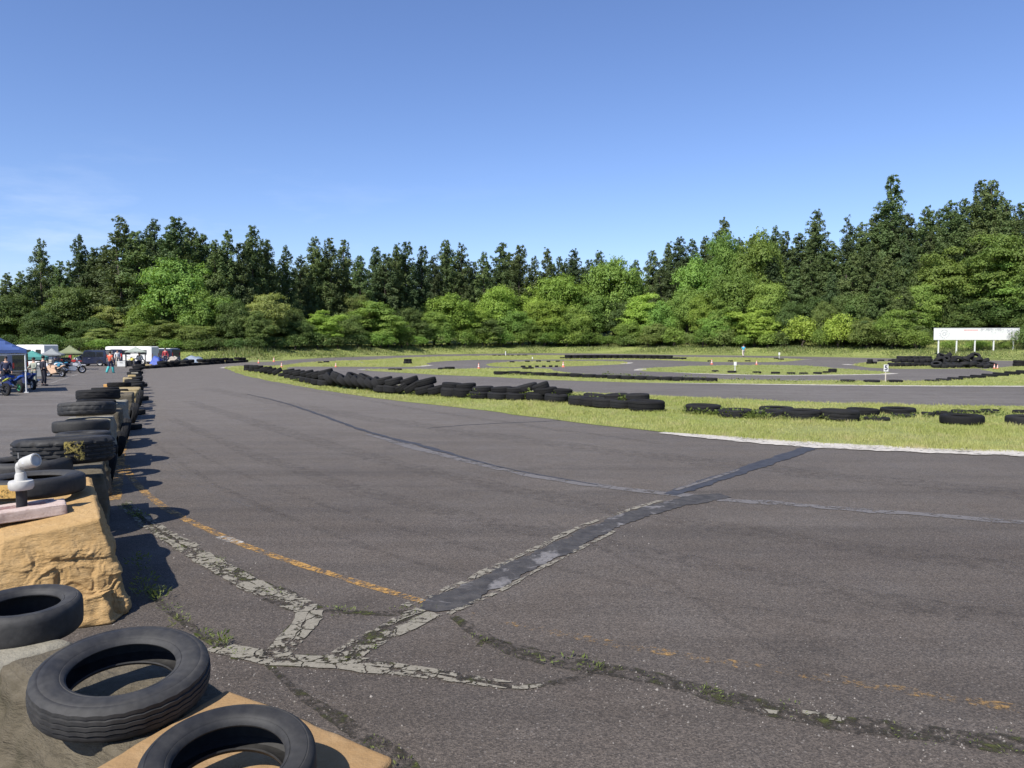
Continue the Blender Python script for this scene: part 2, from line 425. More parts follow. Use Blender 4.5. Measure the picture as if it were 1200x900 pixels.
_ones = ['', 'first', 'second', 'third', 'fourth', 'fifth', 'sixth', 'seventh', 'eighth', 'ninth', 'tenth', 'eleventh', 'twelfth', 'thirteenth',
         'fourteenth', 'fifteenth', 'sixteenth', 'seventeenth', 'eighteenth', 'nineteenth']
_tens = ['', '', 'twenty', 'thirty', 'forty', 'fifty', 'sixty', 'seventy', 'eighty', 'ninety']
def ordn(n):
    if n < 20: return _ones[n]
    t, o = divmod(n, 10)
    return (_tens[t][:-1] + 'ieth') if o == 0 else _tens[t] + '-' + _ones[o]

# ------------------------------------------------------------------ terrain
FOOT = [(-300, 92), (0, 92), (230, 90), (290, 92), (400, 109), (440, 116), (500, 130), (600, 141), (700, 144), (800, 134), (860, 127), (1000, 114), (1080, 104), (1200, 95), (1500, 85)]
SLOPE = [(-300, .03), (500, .03), (650, .05), (760, .16), (850, .20), (1000, .26), (1200, .30), (1500, .30)]
def terr(x, y):
    if y < 20: return 0.0
    a = x / y * F + CX
    d = y - interp(a, FOOT)
    if d <= 0: return 0.0
    w = smooth((y - 20) / 40)
    h = 1.15 * smooth(d / 11.0)
    d2 = d - 14
    if d2 > 0:
        s = interp(a, SLOPE)
        h += s * (d2 if d2 < 60 else 60 + (d2 - 60) * .15)
    return h * w
def build_terrain():
    rs = [0, 3, 8, 16, 30, 50, 70] + list(np.arange(76, 200, 3.0)) + [210, 230, 260, 300, 360, 450, 600, 900, 1500, 2500]
    na = 288; vs = []; fs = []
    for r in rs:
        for k in range(na):
            t = 2 * PI * k / na; x, y = r * math.sin(t), r * math.cos(t)
            z = terr(x, y)
            if z > 0: z += (mnoise.noise(Vector((x * .25, y * .25, 0))) * .16 + mnoise.noise(Vector((x * .9, y * .9, 3))) * .07) * smooth(z)
            vs.append((x, y, z - .03))
    for i in range(len(rs) - 1):
        for k in range(na):
            k2 = (k + 1) % na
            fs.append((i * na + k, i * na + k2, (i + 1) * na + k2, (i + 1) * na + k))
    me = np_mesh('grass_terrain', vs, fs, True)
    tag(link('grass_terrain', me, 'grass_bank'), kind='structure')
build_terrain()

def sheet(name, pts, mat, z, kind='structure'):
    pts = [Vector((p[0], p[1], z)) for p in pts]
    tris = tessellate_polygon([pts])
    me = bpy.data.meshes.new(name); me.from_pydata([tuple(p) for p in pts], [], [tuple(t) for t in tris])
    bm = bmesh.new(); bm.from_mesh(me)
    for f in bm.faces:
        f.normal_update()
        if f.normal.z < 0: f.normal_flip()
    bm.to_mesh(me); bm.free()
    o = link(name, me, mat); tag(o, kind=kind); return o, pts, tris
def dense(pts, step=.5, jit=.0, seed=0, closed=True):
    """subdivide a world polyline and wobble it a little"""
    rnd = random.Random(seed); out = []
    m = len(pts)
    for i in range(m if closed else m - 1):
        a, b = pts[i], pts[(i + 1) % m]; L = (b - a).length
        n = max(1, min(60, int(L / step)))
        for k in range(n):
            p = a.lerp(b, k / n)
            j = jit * min(1, L / .5)
            out.append(p + Vector((rnd.gauss(0, j), rnd.gauss(0, j), 0)))
    if not closed: out.append(pts[-1].copy())
    return out
def smoothline(pts, it=2):
    for _ in range(it):
        q = [pts[0]]
        for a, b in zip(pts, pts[1:]): q += [a.lerp(b, .25), a.lerp(b, .75)]
        q.append(pts[-1]); pts = q
    return pts
def smoothring(pts, it=2):
    for _ in range(it):
        q = []
        for i in range(len(pts)):
            a, b = pts[i], pts[(i + 1) % len(pts)]
            q += [a.lerp(b, .25), a.lerp(b, .75)]
        pts = q
    return pts
gp = lambda L: [G(*p) for p in L]

# the asphalt of the circuit and the paddock
far_edge = [(1300, 426), (1200, 423), (1160, 422.3), (1100, 421), (1050, 420), (1000, 419), (920, 417.5), (860, 416.5), (800, 416), (700, 414.3), (640, 414), (570, 414.5),
            (510, 415.5), (440, 417.5), (395, 418.5), (350, 421), (320, 423.5), (290, 424.4), (250, 425), (170, 424.5), (100, 425.5), (0, 425), (-150, 426)]
ring = gp(far_edge)
trk = [Vector((-95, 60, 0)), Vector((-60, -15, 0)), Vector((60, -15, 0)), Vector((75, 40, 0))]
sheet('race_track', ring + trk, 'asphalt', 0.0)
# lighter, more worn surface of the back loops: a second sheet 4 mm above
back = [(1300, 426), (1200, 423.2), (1100, 421.2), (1000, 419.2), (920, 417.7), (860, 416.7), (800, 416.2), (700, 414.5), (640, 414.2), (570, 414.7), (510, 415.7), (440, 417.7), (395, 418.8),
        (350, 421.2), (320, 423.8), (300, 426), (330, 430), (345, 434), (400, 444), (470, 453.5), (560, 457.5), (640, 459), (760, 464), (920, 471), (1080, 476), (1300, 479)]
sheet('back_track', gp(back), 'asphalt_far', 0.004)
# paddock: a slightly paler asphalt
pad = [(-150, 426), (0, 425.3), (100, 425.8), (160, 428), (156, 440), (146, 452), (132, 470), (118, 500), (96, 545), (60, 600)]
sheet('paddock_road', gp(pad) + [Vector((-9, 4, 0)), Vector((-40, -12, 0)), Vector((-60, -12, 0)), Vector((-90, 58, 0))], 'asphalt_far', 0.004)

ISL = {
 'front': [(262, 431.2), (268, 429.4), (290, 428.9), (320, 428.6), (338, 427.5), (356, 425), (395, 423), (440, 421.5), (465, 419.5), (510, 418), (570, 416.8), (640, 416.2), (700, 416.5),
           (800, 418.5), (860, 419), (906, 419.6), (945, 421.3), (925, 423.5), (905, 424.5), (870, 424.5), (830, 424.2), (800, 423), (760, 421.6), (700, 421.4), (640, 421.5), (600, 421.6),
           (555, 421.8), (525, 423), (508, 424.3), (499, 426), (503, 428.2), (495, 429.4), (480, 430), (440, 430), (380, 429.8), (346, 429.7), (334, 431.2),
           (338, 433), (350, 435.5), (380, 440.5), (420, 447), (450, 451), (500, 455), (560, 457.3), (644, 459), (715, 461.5), (760, 463.5), (830, 466.3), (920, 470.8), (1080, 475.3), (1200, 476.5), (1400, 480),
           (1500, 545), (1200, 531), (1080, 527), (960, 521), (880, 515.5), (780, 507), (700, 498), (620, 488.4), (550, 479), (480, 471.5), (440, 466.8), (410, 462.4), (380, 457.8), (350, 452.6), (320, 447.4), (290, 441.2), (275, 436.3), (267, 432.9)],
 'middle': [(422, 433.8), (432, 433), (465, 432.6), (513, 432.5), (570, 431.8), (620, 431.4), (644, 432.2), (648, 434.5), (670, 437.5), (697, 439.3), (730, 441.2), (760, 442.6), (785, 443.6), (845, 445.2),
            (920, 446), (990, 446.6), (1057, 447), (1090, 446.5), (1115, 445), (1136, 443.5), (1165, 440.5), (1190, 438.6), (1300, 434), (1300, 453.5), (1200, 452.6), (1080, 452.4), (1000, 451.6), (920, 450.8), (890, 450.5), (830, 449.3),
            (760, 448.8), (700, 447.3), (640, 445.3), (580, 442), (510, 439.3), (472, 437), (439, 435)],
 'loop': [(568, 427.5), (577, 425.6), (600, 424.1), (640, 423.1), (700, 423.1), (730, 423.8), (737, 425), (733, 426.6), (715, 427.8), (685, 429), (644, 430.2), (600, 430.4), (578, 429.6)],
 'right': [(747.5, 433.8), (756, 431.7), (777, 430.5), (807, 429), (860, 428), (920, 428), (945, 428.8), (965, 430), (981, 432), (1010, 434), (1035, 435.6), (1046, 437.6), (1035, 438.7), (975, 439.5),
           (920, 440), (875, 439.5), (830, 438.3), (791, 436.5), (755, 435.2)],
 'pile': [(997, 427.8), (1008, 425.2), (1035, 423.6), (1080, 423), (1140, 423.6), (1160, 426.5), (1166, 430.5), (1150, 432), (1105, 432.3), (1062, 432.4), (1040, 432), (1017, 430.8), (1003, 429)],
 'wedge': [(1148, 433.2), (1165, 431.2), (1187, 429.6), (1300, 427), (1300, 433), (1190, 437.8), (1165, 436)],
}
GRASS = []
for k, (nm, pts) in enumerate(ISL.items()):
    w = dense(gp(pts), .8 if nm == 'front' else 1.5, .05, k)
    o, p, tr = sheet('grass_verge', w, 'grass_ground', .010)
    GRASS.append((nm, p, tr))
# ------------------------------------------------------------------ markings, seams and cracks
def path_m(pxs, it=2):
    pts = [G(p[0], p[1]) for p in pxs]; ws = [p[2] for p in pxs]
    tri = [Vector((p.x, p.y, w)) for p, w in zip(pts, ws)]
    return smoothline(tri, it)
def resample(tri, step):
    out = [tri[0]]
    for a, b in zip(tri, tri[1:]):
        L = (b.xy - a.xy).length; n = max(1, int(L / step))
        for k in range(1, n + 1): out.append(a.lerp(b, k / n))
    return out
def ribbon(name, pxs, mat, z, jag=.25, step=.12, it=2, seed=0, kind='structure', wob=0.0):
    tri = resample(path_m(pxs, it), step); vs = []; fs = []
    for i, p in enumerate(tri):
        d = (tri[min(i + 1, len(tri) - 1)] - tri[max(i - 1, 0)]).xy
        d = d.normalized() if d.length > 1e-9 else Vector((1, 0))
        n = Vector((-d.y, d.x)); s = i * step
        off = mnoise.noise(Vector((s * .8, seed * 7.1, 5))) * wob * p.z
        l = p.z * .5 * (1 + jag * (mnoise.noise(Vector((s * 2.3, seed * 3.7, 0))) + .6 * mnoise.noise(Vector((s * 9.1, seed * 3.7, 1)))))
        r = p.z * .5 * (1 + jag * (mnoise.noise(Vector((s * 2.3, seed * 5.3, 9))) + .6 * mnoise.noise(Vector((s * 9.1, seed * 5.3, 8)))))
        a = p.xy + n * (off + l); b = p.xy + n * (off - r)
        vs += [(a.x, a.y, z), (b.x, b.y, z)]
        if i: fs.append((2 * i - 2, 2 * i - 1, 2 * i + 1, 2 * i))
    me = np_mesh(name, vs, fs)
    bm = bmesh.new(); bm.from_mesh(me)
    for f in bm.faces:
        f.normal_update()
        if f.normal.z < 0: f.normal_flip()
    bm.to_mesh(me); bm.free()
    o = link(name, me, mat); tag(o, kind=kind); return o
def chips(name, pxs, mat, z0, size, fill=.85, lanes=3, seed=0):
    """a crumbling concrete strip: irregular slabs with dark gaps between"""
    rnd = random.Random(seed); tri = resample(path_m(pxs, 2), .02); m = MB()
    L = [0]
    for a, b in zip(tri, tri[1:]): L.append(L[-1] + (b.xy - a.xy).length)
    for lane in range(lanes):
        s = rnd.uniform(0, size)
        while s < L[-1]:
            ln = size * rnd.choice([.5, .8, 1.0, 1.6, 2.4, 3.2]) * rnd.uniform(.7, 1.2)
            i = min(range(len(L)), key=lambda q: abs(L[q] - (s + ln / 2)))
            p = tri[i]; d = (tri[min(i + 3, len(tri) - 1)] - tri[max(i - 3, 0)]).xy.normalized(); n = Vector((-d.y, d.x))
            wl = p.z / lanes
            if rnd.random() < fill:
                c = p.xy + n * ((lane - (lanes - 1) / 2) * wl + rnd.gauss(0, wl * .12))
                k = rnd.randint(8, 12); ring_ = []
                hw = wl * rnd.uniform(.36, .60); hl = ln * .48
                for q in range(k):
                    t = 2 * PI * q / k + rnd.uniform(-.25, .25)
                    ct, st = math.cos(t), math.sin(t)
                    e = .62
                    ux = math.copysign(abs(ct) ** e, ct) * hl * rnd.uniform(.8, 1.08); uy = math.copysign(abs(st) ** e, st) * hw * rnd.uniform(.7, 1.12)
                    ring_.append(c + d * ux + n * uy)
                th = rnd.uniform(.006, .016)
                top = [Vector((q.x, q.y, z0 + th)) for q in [c + (r_ - c) * .95 for r_ in ring_]]
                bot = [Vector((q.x, q.y, z0)) for q in ring_]
                m.add(bot + top, [tuple(range(k, 2 * k))] + [(a, (a + 1) % k, k + (a + 1) % k, k + a) for a in range(k)])
            s += ln * rnd.uniform(.98, 1.12)
    o = m.build(name, mat); tag(o, kind='structure'); return o

# grey crumbling strips
s1 = [(146, 590, .10), (170, 612, .15), (215, 640, .20), (252, 662, .24), (290, 682, .25), (335, 703, .26), (366, 716, .25)]
s2 = [(366, 716, .22), (356, 732, .20), (342, 749, .20), (318, 772, .22)]
s3 = [(250, 758, .14), (290, 766, .20), (320, 772, .22), (360, 774, .20), (400, 776, .20), (440, 782, .18), (490, 788, .15), (545, 797, .12), (578, 801.5, .07), (596, 804, .02)]
s4 = [(396, 775, .20), (430, 752, .22), (468, 734, .24), (505, 718, .26)]
s5 = [(384, 768, .06), (425, 743, .09), (462, 724, .10), (500, 708, .10)]
def offs(pxs, o):
    """the same ground path pushed sideways by o metres"""
    pts = [G(q[0], q[1]) for q in pxs]; out = []
    for i, p in enumerate(pts):
        d = (pts[min(i + 1, len(pts) - 1)] - pts[max(i - 1, 0)]).normalized()
        v = p + Vector((-d.y, d.x, 0)) * o - Vector((0, 0, HC)); zc = v.dot(_fw); out.append((CX + v.x / zc * F, CY - v.dot(_up) / zc * F))
    return out
def lanes(pxs, offsets, wid, seed, mat='crumb'):
    for k, o in enumerate(offsets):
        w_ = [(a, b, q[2] * wid) for (a, b), q in zip(offs(pxs, o), pxs)]
        ribbon('concrete_strip', w_, mat, .0078 + .0007 * k + seed * .00003, .75, .025, 2, seed + k * 5, wob=.35)
for i, s in enumerate((s1, s2, s3, s4)):
    ribbon('strip_bed', [(a, b, w * 1.15) for a, b, w in s], 'crack', .0045 + .0006 * i, .4, .05, 2, 20 + i)
lanes(s1, (-.070, .064), .54, 30); lanes(s2, (-.06, .055), .52, 31); lanes(s3, (-.05, .055), .58, 32); lanes(s4, (-.105, 0, .105), .40, 33)
# tar patch across the track, with pale crumbs along both its edges
patch = [(501, 716, .20), (509, 711.5, .36), (535, 701, .40), (570, 685, .38), (610, 664, .37), (650, 645, .36), (700, 620, .34), (745, 602, .36), (790, 590, .40), (830, 583, .5), (850, 581, .3)]
ribbon('tar_patch', patch, 'tar', .0086, .55, .02, 2, 3, wob=.22)
ribbon('concrete_strip', [(a, b, .09) for a, b in offs(patch[:9], .235)], 'crumb', .0094, .8, .03, 2, 41, wob=.5)
ribbon('concrete_strip', [(a, b, .06) for a, b in offs(patch[:7], -.235)], 'crumb', .0094, .9, .03, 2, 42, wob=.6)
# sealed seams
ribbon('sealed_seam', [(430, 509, .14), (455, 516, .22), (470, 520, .34), (520, 534, .26), (600, 553, .27), (700, 570, .28), (780, 578, .28), (840, 585, .30), (920, 591, .26), (1000, 597, .26), (1200, 612, .26), (1420, 630, .26)],
       'seam_grey', .006, .5, .06, 2, 4, wob=.25)
ribbon('sealed_seam', [(290, 462, .05), (330, 471, .08), (372, 485, .12), (405, 497, .12), (430, 506, .14), (474, 518.5, .16), (484, 519.5, .24), (530, 533, .10), (600, 551.5, .05), (700, 568.5, .05)], 'seam_dark', .010, .7, .06, 1, 5, wob=.3)
ribbon('sealed_seam', [(785, 580, .26), (820, 568, .30), (860, 555, .32), (910, 538, .34), (962, 522, .36)], 'seam_dark', .010, .45, .06, 1, 6, wob=.2)
ribbon('sealed_seam', [(792, 575, .08), (830, 563, .10), (866, 551, .07)], 'seam_grey', .014, .4, .1, 1, 7)
ribbon('sealed_seam', [(500, 502, .05), (560, 497, .06), (640, 494, .05), (740, 488, .05)], 'seam_dark', .006, .5, .2, 1, 8)
ribbon('sealed_seam', [(285, 449, .05), (330, 448, .06), (400, 446, .05)], 'seam_grey', .006, .5, .3, 1, 9)
# yellow lines
ribbon('yellow_line', [(148, 545, .115), (151, 556, .125), (160, 568, .125), (180, 586, .125), (205, 603, .125), (240, 619, .115), (280, 637, .115), (330, 655, .115), (400, 677, .115), (460, 695, .105), (505, 708, .095)],
       'line_yellow', .005, .35, .025, 2, 10)
ribbon('yellow_line', [(550, 720, .12), (610, 733, .13), (690, 750, .13), (800, 768, .13), (900, 785, .13), (1010, 801, .14), (1100, 816, .14), (1200, 832, .14), (1300, 850, .14)], 'line_faded', .005, .2, .06, 2, 11)
ribbon('yellow_line', [(156, 486, .16), (151, 500, .16), (144, 522, .18), (139, 545, .20), (136, 566, .20), (135, 586, .18)], 'line_yellow', .0062, .25, .05, 2, 12)
ribbon('white_line', [(257, 629.5, .12), (268, 633, .14), (282, 637, .10)], 'line_white', .0075, .3, .05, 1, 13)
# kerb strips at the grass edges
ribbon('kerb_line', [(775, 507.5, .3), (840, 513, .8), (900, 518, 1.0), (962, 522.6, 1.0), (1080, 528, .95), (1200, 532, .95), (1400, 543, .95)], 'kerb_white', .018, .35, .08, 2, 14)
ribbon('white_line', [(760, 448.9, .1), (840, 449.9, .5), (920, 451.0, .8), (1000, 451.8, .9), (1080, 452.6, .9), (1200, 452.9, .9), (1300, 453.7, .9)], 'kerb_white', .016, .15, .4, 2, 15)
ribbon('white_line', [(790, 436.7, .2), (830, 438.4, .9), (875, 439.7, .9), (920, 440.2, .9), (975, 439.7, .9), (1035, 438.9, .9), (1046, 438.2, .5)], 'kerb_white', .016, .15, .4, 2, 16)
ribbon('white_line', [(416, 421.8, .3), (425, 425.4, .5), (432, 425.5, .5)], 'line_white', .016, .2, .3, 1, 17)
for i, q in enumerate(([(262, 431.6, .8), (266, 430.6, .9), (269, 430.0, .6)], [(422, 433.6, .7), (427, 433.2, 1.0), (434, 433.4, .7)], [(484, 430.0, .5), (496, 429.4, .8), (503, 428.0, .9)],
                       [(729, 426.6, .6), (735, 426.0, .9), (738, 425.0, .8)], [(747, 434.4, .6), (750, 433.6, 1.0), (754, 432.2, .6)], [(990, 427.0, .8), (995, 427.6, 1.0), (1000, 428.0, .8)],
                       [(1036, 438.6, .6), (1043, 438.2, 1.0), (1046, 437.6, .8)], [(942, 421.4, .6), (947, 421.6, .9), (951, 421.6, .6)],
                       [(290, 423.6, .5), (300, 422.9, .7), (316, 422.6, .5)], [(920, 446, .3), (960, 446.4, .3), (990, 446.6, .3)])):
    ribbon('kerb_line', q, 'kerb_white', .020 if i != 8 else .008, .15, .3, 1, 60 + i)
# cracks full of dirt and moss
ribbon('mossy_crack', [(530, 722, .08), (560, 745, .16), (600, 765, .18), (650, 776, .20), (700, 783, .22), (780, 797, .18), (830, 812, .20), (880, 825, .22), (940, 838, .24), (1000, 850, .25), (1100, 863, .23), (1200, 877, .24), (1330, 896, .24)], 'crack', .0066, .45, .05, 2, 70, wob=.3)
ribbon('mossy_crack', [(585, 805, .06), (630, 804, .07), (665, 797, .10), (700, 785, .10)], 'crack', .0052, .5, .05, 2, 71, wob=.3)
ribbon('mossy_crack', [(312, 776, .05), (340, 806, .07), (372, 830, .10), (410, 852, .13), (445, 872, .15), (480, 905, .15)], 'crack', .0040, .5, .04, 2, 72, wob=.3)
ribbon('mossy_crack', [(380, 716, .10), (420, 718, .13), (455, 720, .13), (500, 716, .10)], 'crack', .0040, .5, .05, 2, 73, wob=.3)
ribbon('mossy_crack', [(172, 690, .06), (200, 718, .07), (235, 745, .09), (262, 762, .08)], 'crack', .0052, .5, .04, 2, 74, wob=.3)
ribbon('mossy_crack', [(560, 758, .03), (570, 748, .05), (640, 764, .04), (700, 772, .03)], 'crack', .0035, .5, .04, 1, 75, wob=.6)
ribbon('concrete_strip', [(884, 831, .05), (900, 834, .07), (912, 836, .05)], 'crumb', .0082, .9, .03, 1, 51)
ribbon('concrete_strip', [(940, 836, .05), (960, 840, .08), (985, 843, .06)], 'crumb', .0082, .9, .03, 1, 52)
ribbon('concrete_strip', [(600, 806, .05), (622, 806, .08), (640, 803, .05)], 'crumb', .0082, .9, .03, 1, 53)
# light tyre scuffs over the asphalt
sc_m = T('tyre_scuff')
_n = sc_m.noise(14, 4, .7); _p = sc_m.bsdf((.135, .128, .123), .9, link=False); _t = sc_m.n('ShaderNodeBsdfTransparent'); _x = sc_m.n('ShaderNodeMixShader')
sc_m.set(_x.inputs[0], sc_m.ramp(_n, [(.45, 0), (.75, .55)])); sc_m.t.links.new(_t.outputs[0], _x.inputs[1]); sc_m.t.links.new(_p, _x.inputs[2]); sc_m.t.links.new(_x.outputs[0], sc_m.out.inputs[0])
MT['scuff'] = sc_m.m
for i, q in enumerate(([(185, 532, .05), (215, 560, .05), (255, 580, .05), (310, 600, .04)], [(205, 545, .03), (250, 570, .03), (330, 590, .03), (450, 612, .03)], [(180, 500, .04), (230, 512, .04), (330, 520, .03)],
                       [(1000, 690, .03), (1080, 700, .03), (1200, 712, .03)], [(560, 640, .02), (700, 600, .03), (900, 570, .03)])):
    ribbon('tyre_scuff', q, 'scuff', .0030 + i * .0001, .3, .15, 2, 80 + i)

dk = T('tyre_mark')
_n = dk.noise(6, 4, .7); _s = dk.noise(60, 2, .6); _p = dk.bsdf((.030, .026, .023), .85, link=False); _t = dk.n('ShaderNodeBsdfTransparent'); _x = dk.n('ShaderNodeMixShader')
dk.set(_x.inputs[0], dk.math('MULTIPLY', dk.ramp(_n, [(.42, 0), (.78, .42)]), dk.ramp(_s, [(.35, .3), (.6, 1)]))); dk.t.links.new(_t.outputs[0], _x.inputs[1]); dk.t.links.new(_p, _x.inputs[2]); dk.t.links.new(_x.outputs[0], dk.out.inputs[0])
MT['tyre_mark'] = dk.m
for i, q in enumerate(([(220, 470, .5), (330, 505, .6), (520, 560, .6), (800, 612, .6), (1200, 668, .6)], [(200, 490, .3), (300, 535, .4), (470, 590, .5), (760, 650, .5), (1200, 730, .5)], [(240, 455, .8), (400, 486, .9), (640, 520, .9), (960, 556, .9), (1250, 585, .9)],
                       [(180, 520, .12), (260, 575, .14), (420, 640, .14), (600, 690, .12)], [(210, 520, .10), (300, 565, .12), (480, 625, .12), (760, 690, .12), (1000, 735, .10)], [(640, 610, .08), (800, 690, .09), (1000, 830, .08)], [(300, 446, .3), (420, 468, .4), (620, 500, .4), (780, 520, .3)])):
    ribbon('tyre_mark', q, 'tyre_mark', .0021 + i * .0001, .35, .2, 3, 120 + i, wob=.3)

# ------------------------------------------------------------------ grass and weeds
rng = np.random.default_rng(11)
def blades(name, base, h, w, mat, lean=.45, kind='stuff'):
    """one bent blade (two triangles) per base point; h, w arrays"""
    n = len(base); az = rng.uniform(0, 2 * PI, n); t = np.stack([np.cos(az), np.sin(az), np.zeros(n)], 1)
    ld = rng.uniform(0, 2 * PI, n); lv = np.stack([np.cos(ld), np.sin(ld), np.zeros(n)], 1) * (np.abs(rng.normal(0, lean, n)) * h)[:, None]
    b0 = base - t * (w / 2)[:, None]; b1 = base + t * (w / 2)[:, None]
    mid = base + lv * .35; mid[:, 2] += h * .6
    tip = base + lv; tip[:, 2] += h
    m0 = mid - t * (w * .4)[:, None]; m1 = mid + t * (w * .4)[:, None]
    v = np.stack([b0, b1, m1, m0, tip], 1).reshape(-1, 3)
    i = np.arange(n)[:, None] * 5
    f = np.concatenate([i + np.array([[0, 1, 2]]), i + np.array([[0, 2, 3]]), i + np.array([[3, 2, 4]])], 0)
    o = link(name, np_mesh(name, v, f), mat); tag(o, kind=kind); return o
def sample(pts, tris, n, power=2.0, dmin=14):
    P3 = np.array([[p.x, p.y, p.z] for p in pts]); t = np.array(tris)
    a, b, c = P3[t[:, 0]], P3[t[:, 1]], P3[t[:, 2]]
    # split the big triangles so the density can follow the distance
    for _ in range(4):
        ab, bc, ca = (a + b) / 2, (b + c) / 2, (c + a) / 2
        a, b, c = np.concatenate([a, ab, ca, ab]), np.concatenate([ab, b, bc, bc]), np.concatenate([ca, bc, c, ca])
    area = np.linalg.norm(np.cross(b - a, c - a), axis=1) / 2
    cen = (a + b + c) / 3
    vis = (cen[:, 1] > 5) & (np.abs(cen[:, 0]) < cen[:, 1] * .78 + 3)
    w = area * vis / np.maximum(cen[:, 1], dmin) ** power
    k = rng.choice(len(w), n, p=w / w.sum()); r1 = np.sqrt(rng.random(n)); r2 = rng.random(n)
    return a[k] * (1 - r1)[:, None] + b[k] * (r1 * (1 - r2))[:, None] + c[k] * (r1 * r2)[:, None]
NB = {'front': 210000, 'middle': 36000, 'loop': 9000, 'right': 14000, 'pile': 8000, 'wedge': 6000}
for nm, pts, tr in GRASS:
    p = sample(pts, tr, NB[nm], 1.9)
    z = p[:, 1]
    pn = np.array([mnoise.noise(Vector((q[0] * .45, q[1] * .45, 0))) + .6 * mnoise.noise(Vector((q[0] * 1.7, q[1] * 1.7, 4))) for q in p])
    keep = rng.random(len(p)) < np.clip(.75 + pn * .8, .15, 1); p = p[keep]; z = z[keep]; pn = pn[keep]
    h = (.045 + .05 * rng.random(len(p)) ** 2) * (1 + np.clip(pn, -.4, .8)) * np.where(z > 40, 1.0, 1.15)
    blades('grass_blades', p, h, np.maximum(.008, z / F * .42), 'blade', .7)
# rough tall grass on the bank in front of the wood
n = 75000
ax = rng.uniform(-60, 1260, n); foot = np.array([interp(a, FOOT) for a in ax]); d = np.abs(rng.uniform(-2.0, 20, n))
y = foot + d - 1.0; x = (ax - CX) / F * y
base = np.stack([x, y, np.array([terr(a, b) for a, b in zip(x, y)]) - .03], 1)
nz = np.array([mnoise.noise(Vector((a * .16, b * .16, 2))) for a, b in zip(x, y)])
h = (.16 + .34 * rng.random(n) ** 2) * np.clip(.75 + 1.3 * nz, .25, 2) * np.clip(d / 5, .25, 1.3)
blades('tall_grass', base, h, rng.uniform(.05, .16, n), 'bank_blade', .5)

LW = (.08, .2)
def leafy(vs, fs, c, n, hgt, rad, leaf, rnd):
    """a low weed: n leaf quads about a centre"""
    for _ in range(n):
        a = rnd.uniform(0, 2 * PI); r = rad * math.sqrt(rnd.random()); z = hgt * rnd.random() ** .8 * (1 - .5 * (r / rad))
        p = Vector((c[0] + r * math.cos(a), c[1] + r * math.sin(a), c[2] + z))
        d = Vector((math.cos(a) * rnd.uniform(.2, 1), math.sin(a) * rnd.uniform(.2, 1), rnd.uniform(-.1, .9))).normalized()
        s = d.cross(Vector((rnd.gauss(0, 1), rnd.gauss(0, 1), rnd.gauss(0, 1)))).normalized()
        L = leaf * rnd.uniform(.6, 1.3); W = L * rnd.uniform(*LW)
        b = len(vs)
        vs += [tuple(p), tuple(p + d * L * .5 + s * W), tuple(p + d * L), tuple(p + d * L * .5 - s * W)]
        fs.append((b, b + 1, b + 2, b + 3))
rw = random.Random(5)
vs, fs = [], []
# weeds in the cracks of the near asphalt
def along(pxs, n, spread, hl, per, leaf):
    tri = resample(path_m(pxs, 2), .02)
    for _ in range(n):
        q = rw.choice(tri); c = (q.x + rw.gauss(0, spread), q.y + rw.gauss(0, spread), .006)
        k = rw.random() ** 2
        leafy(vs, fs, c, int(per * (.3 + k)), hl * (.35 + k), .035 + .08 * k, leaf * (.6 + .6 * k), rw)
along([(172, 690, 1), (200, 718, 1), (235, 745, 1), (262, 762, 1), (285, 772, 1)], 20, .02, .06, 16, .035)
along([(232, 742, 1), (262, 762, 1)], 5, .02, .10, 26, .05)
along([(560, 745, 1), (600, 765, 1), (650, 776, 1), (700, 783, 1)], 15, .05, .035, 12, .035)
along([(682, 783, 1), (698, 785, 1)], 4, .03, .06, 20, .04)
along([(562, 752, 1), (585, 762, 1)], 3, .03, .05, 16, .04)
along([(700, 783, 1), (880, 825, 1), (1000, 850, 1), (1200, 877, 1)], 26, .05, .022, 12, .024)
along([(146, 592, 1), (170, 614, 1)], 18, .04, .05, 24, .035)
along([(170, 614, 1), (290, 682, 1), (366, 716, 1)], 36, .05, .02, 10, .022)
along([(372, 716, 1), (430, 720, 1), (500, 712, 1)], 9, .04, .04, 14, .035)
along([(400, 775, 1), (450, 742, 1), (520, 708, 1)], 10, .04, .03, 12, .03)
along([(165, 690, 1), (176, 697, 1), (186, 706, 1)], 8, .03, .10, 34, .045)
along([(152, 658, 1), (162, 670, 1), (170, 686, 1)], 5, .04, .15, 30, .045)
along([(430, 868, 1), (480, 905, 1)], 8, .05, .025, 12, .025)
tag(link('crack_weeds', np_mesh('crack_weeds', vs, fs), 'crack_weed'), kind='stuff')
LW = (.2, .36)
# taller weeds growing through the tyre rows on the grass island
vs, fs = [], []
def weeds_at(x0, y0, x1, y1, n, hgt, per, leaf, rad=.25):
    for _ in range(n):
        t = rw.random(); q = G(x0 + (x1 - x0) * t, y0 + (y1 - y0) * t + rw.uniform(-.8, .8))
        k = .5 + .8 * rw.random()
        leafy(vs, fs, (q.x, q.y, .01), int(per * k), hgt * k, rad * k, leaf * k, rw)
weeds_at(555, 467, 640, 469.5, 30, .34, 44, .10)
weeds_at(606, 467.5, 628, 468.5, 6, .5, 50, .11, .25)
weeds_at(640, 469.5, 700, 474, 20, .4, 44, .10)
weeds_at(668, 472, 676, 473, 3, .6, 40, .10, .15)
weeds_at(690, 475, 700, 476, 2, .6, 40, .10, .15)
weeds_at(848, 489, 900, 492, 22, .28, 34, .09)
weeds_at(895, 487, 960, 489, 9, .28, 34, .09)
weeds_at(915, 492.5, 922, 493, 2, .4, 40, .09, .15)
weeds_at(807, 485, 850, 487, 12, .2, 40, .10)
weeds_at(960, 494, 1100, 489, 22, .18, 26, .08)
weeds_at(730, 478, 737, 479, 6, .45, 60, .12, .2)
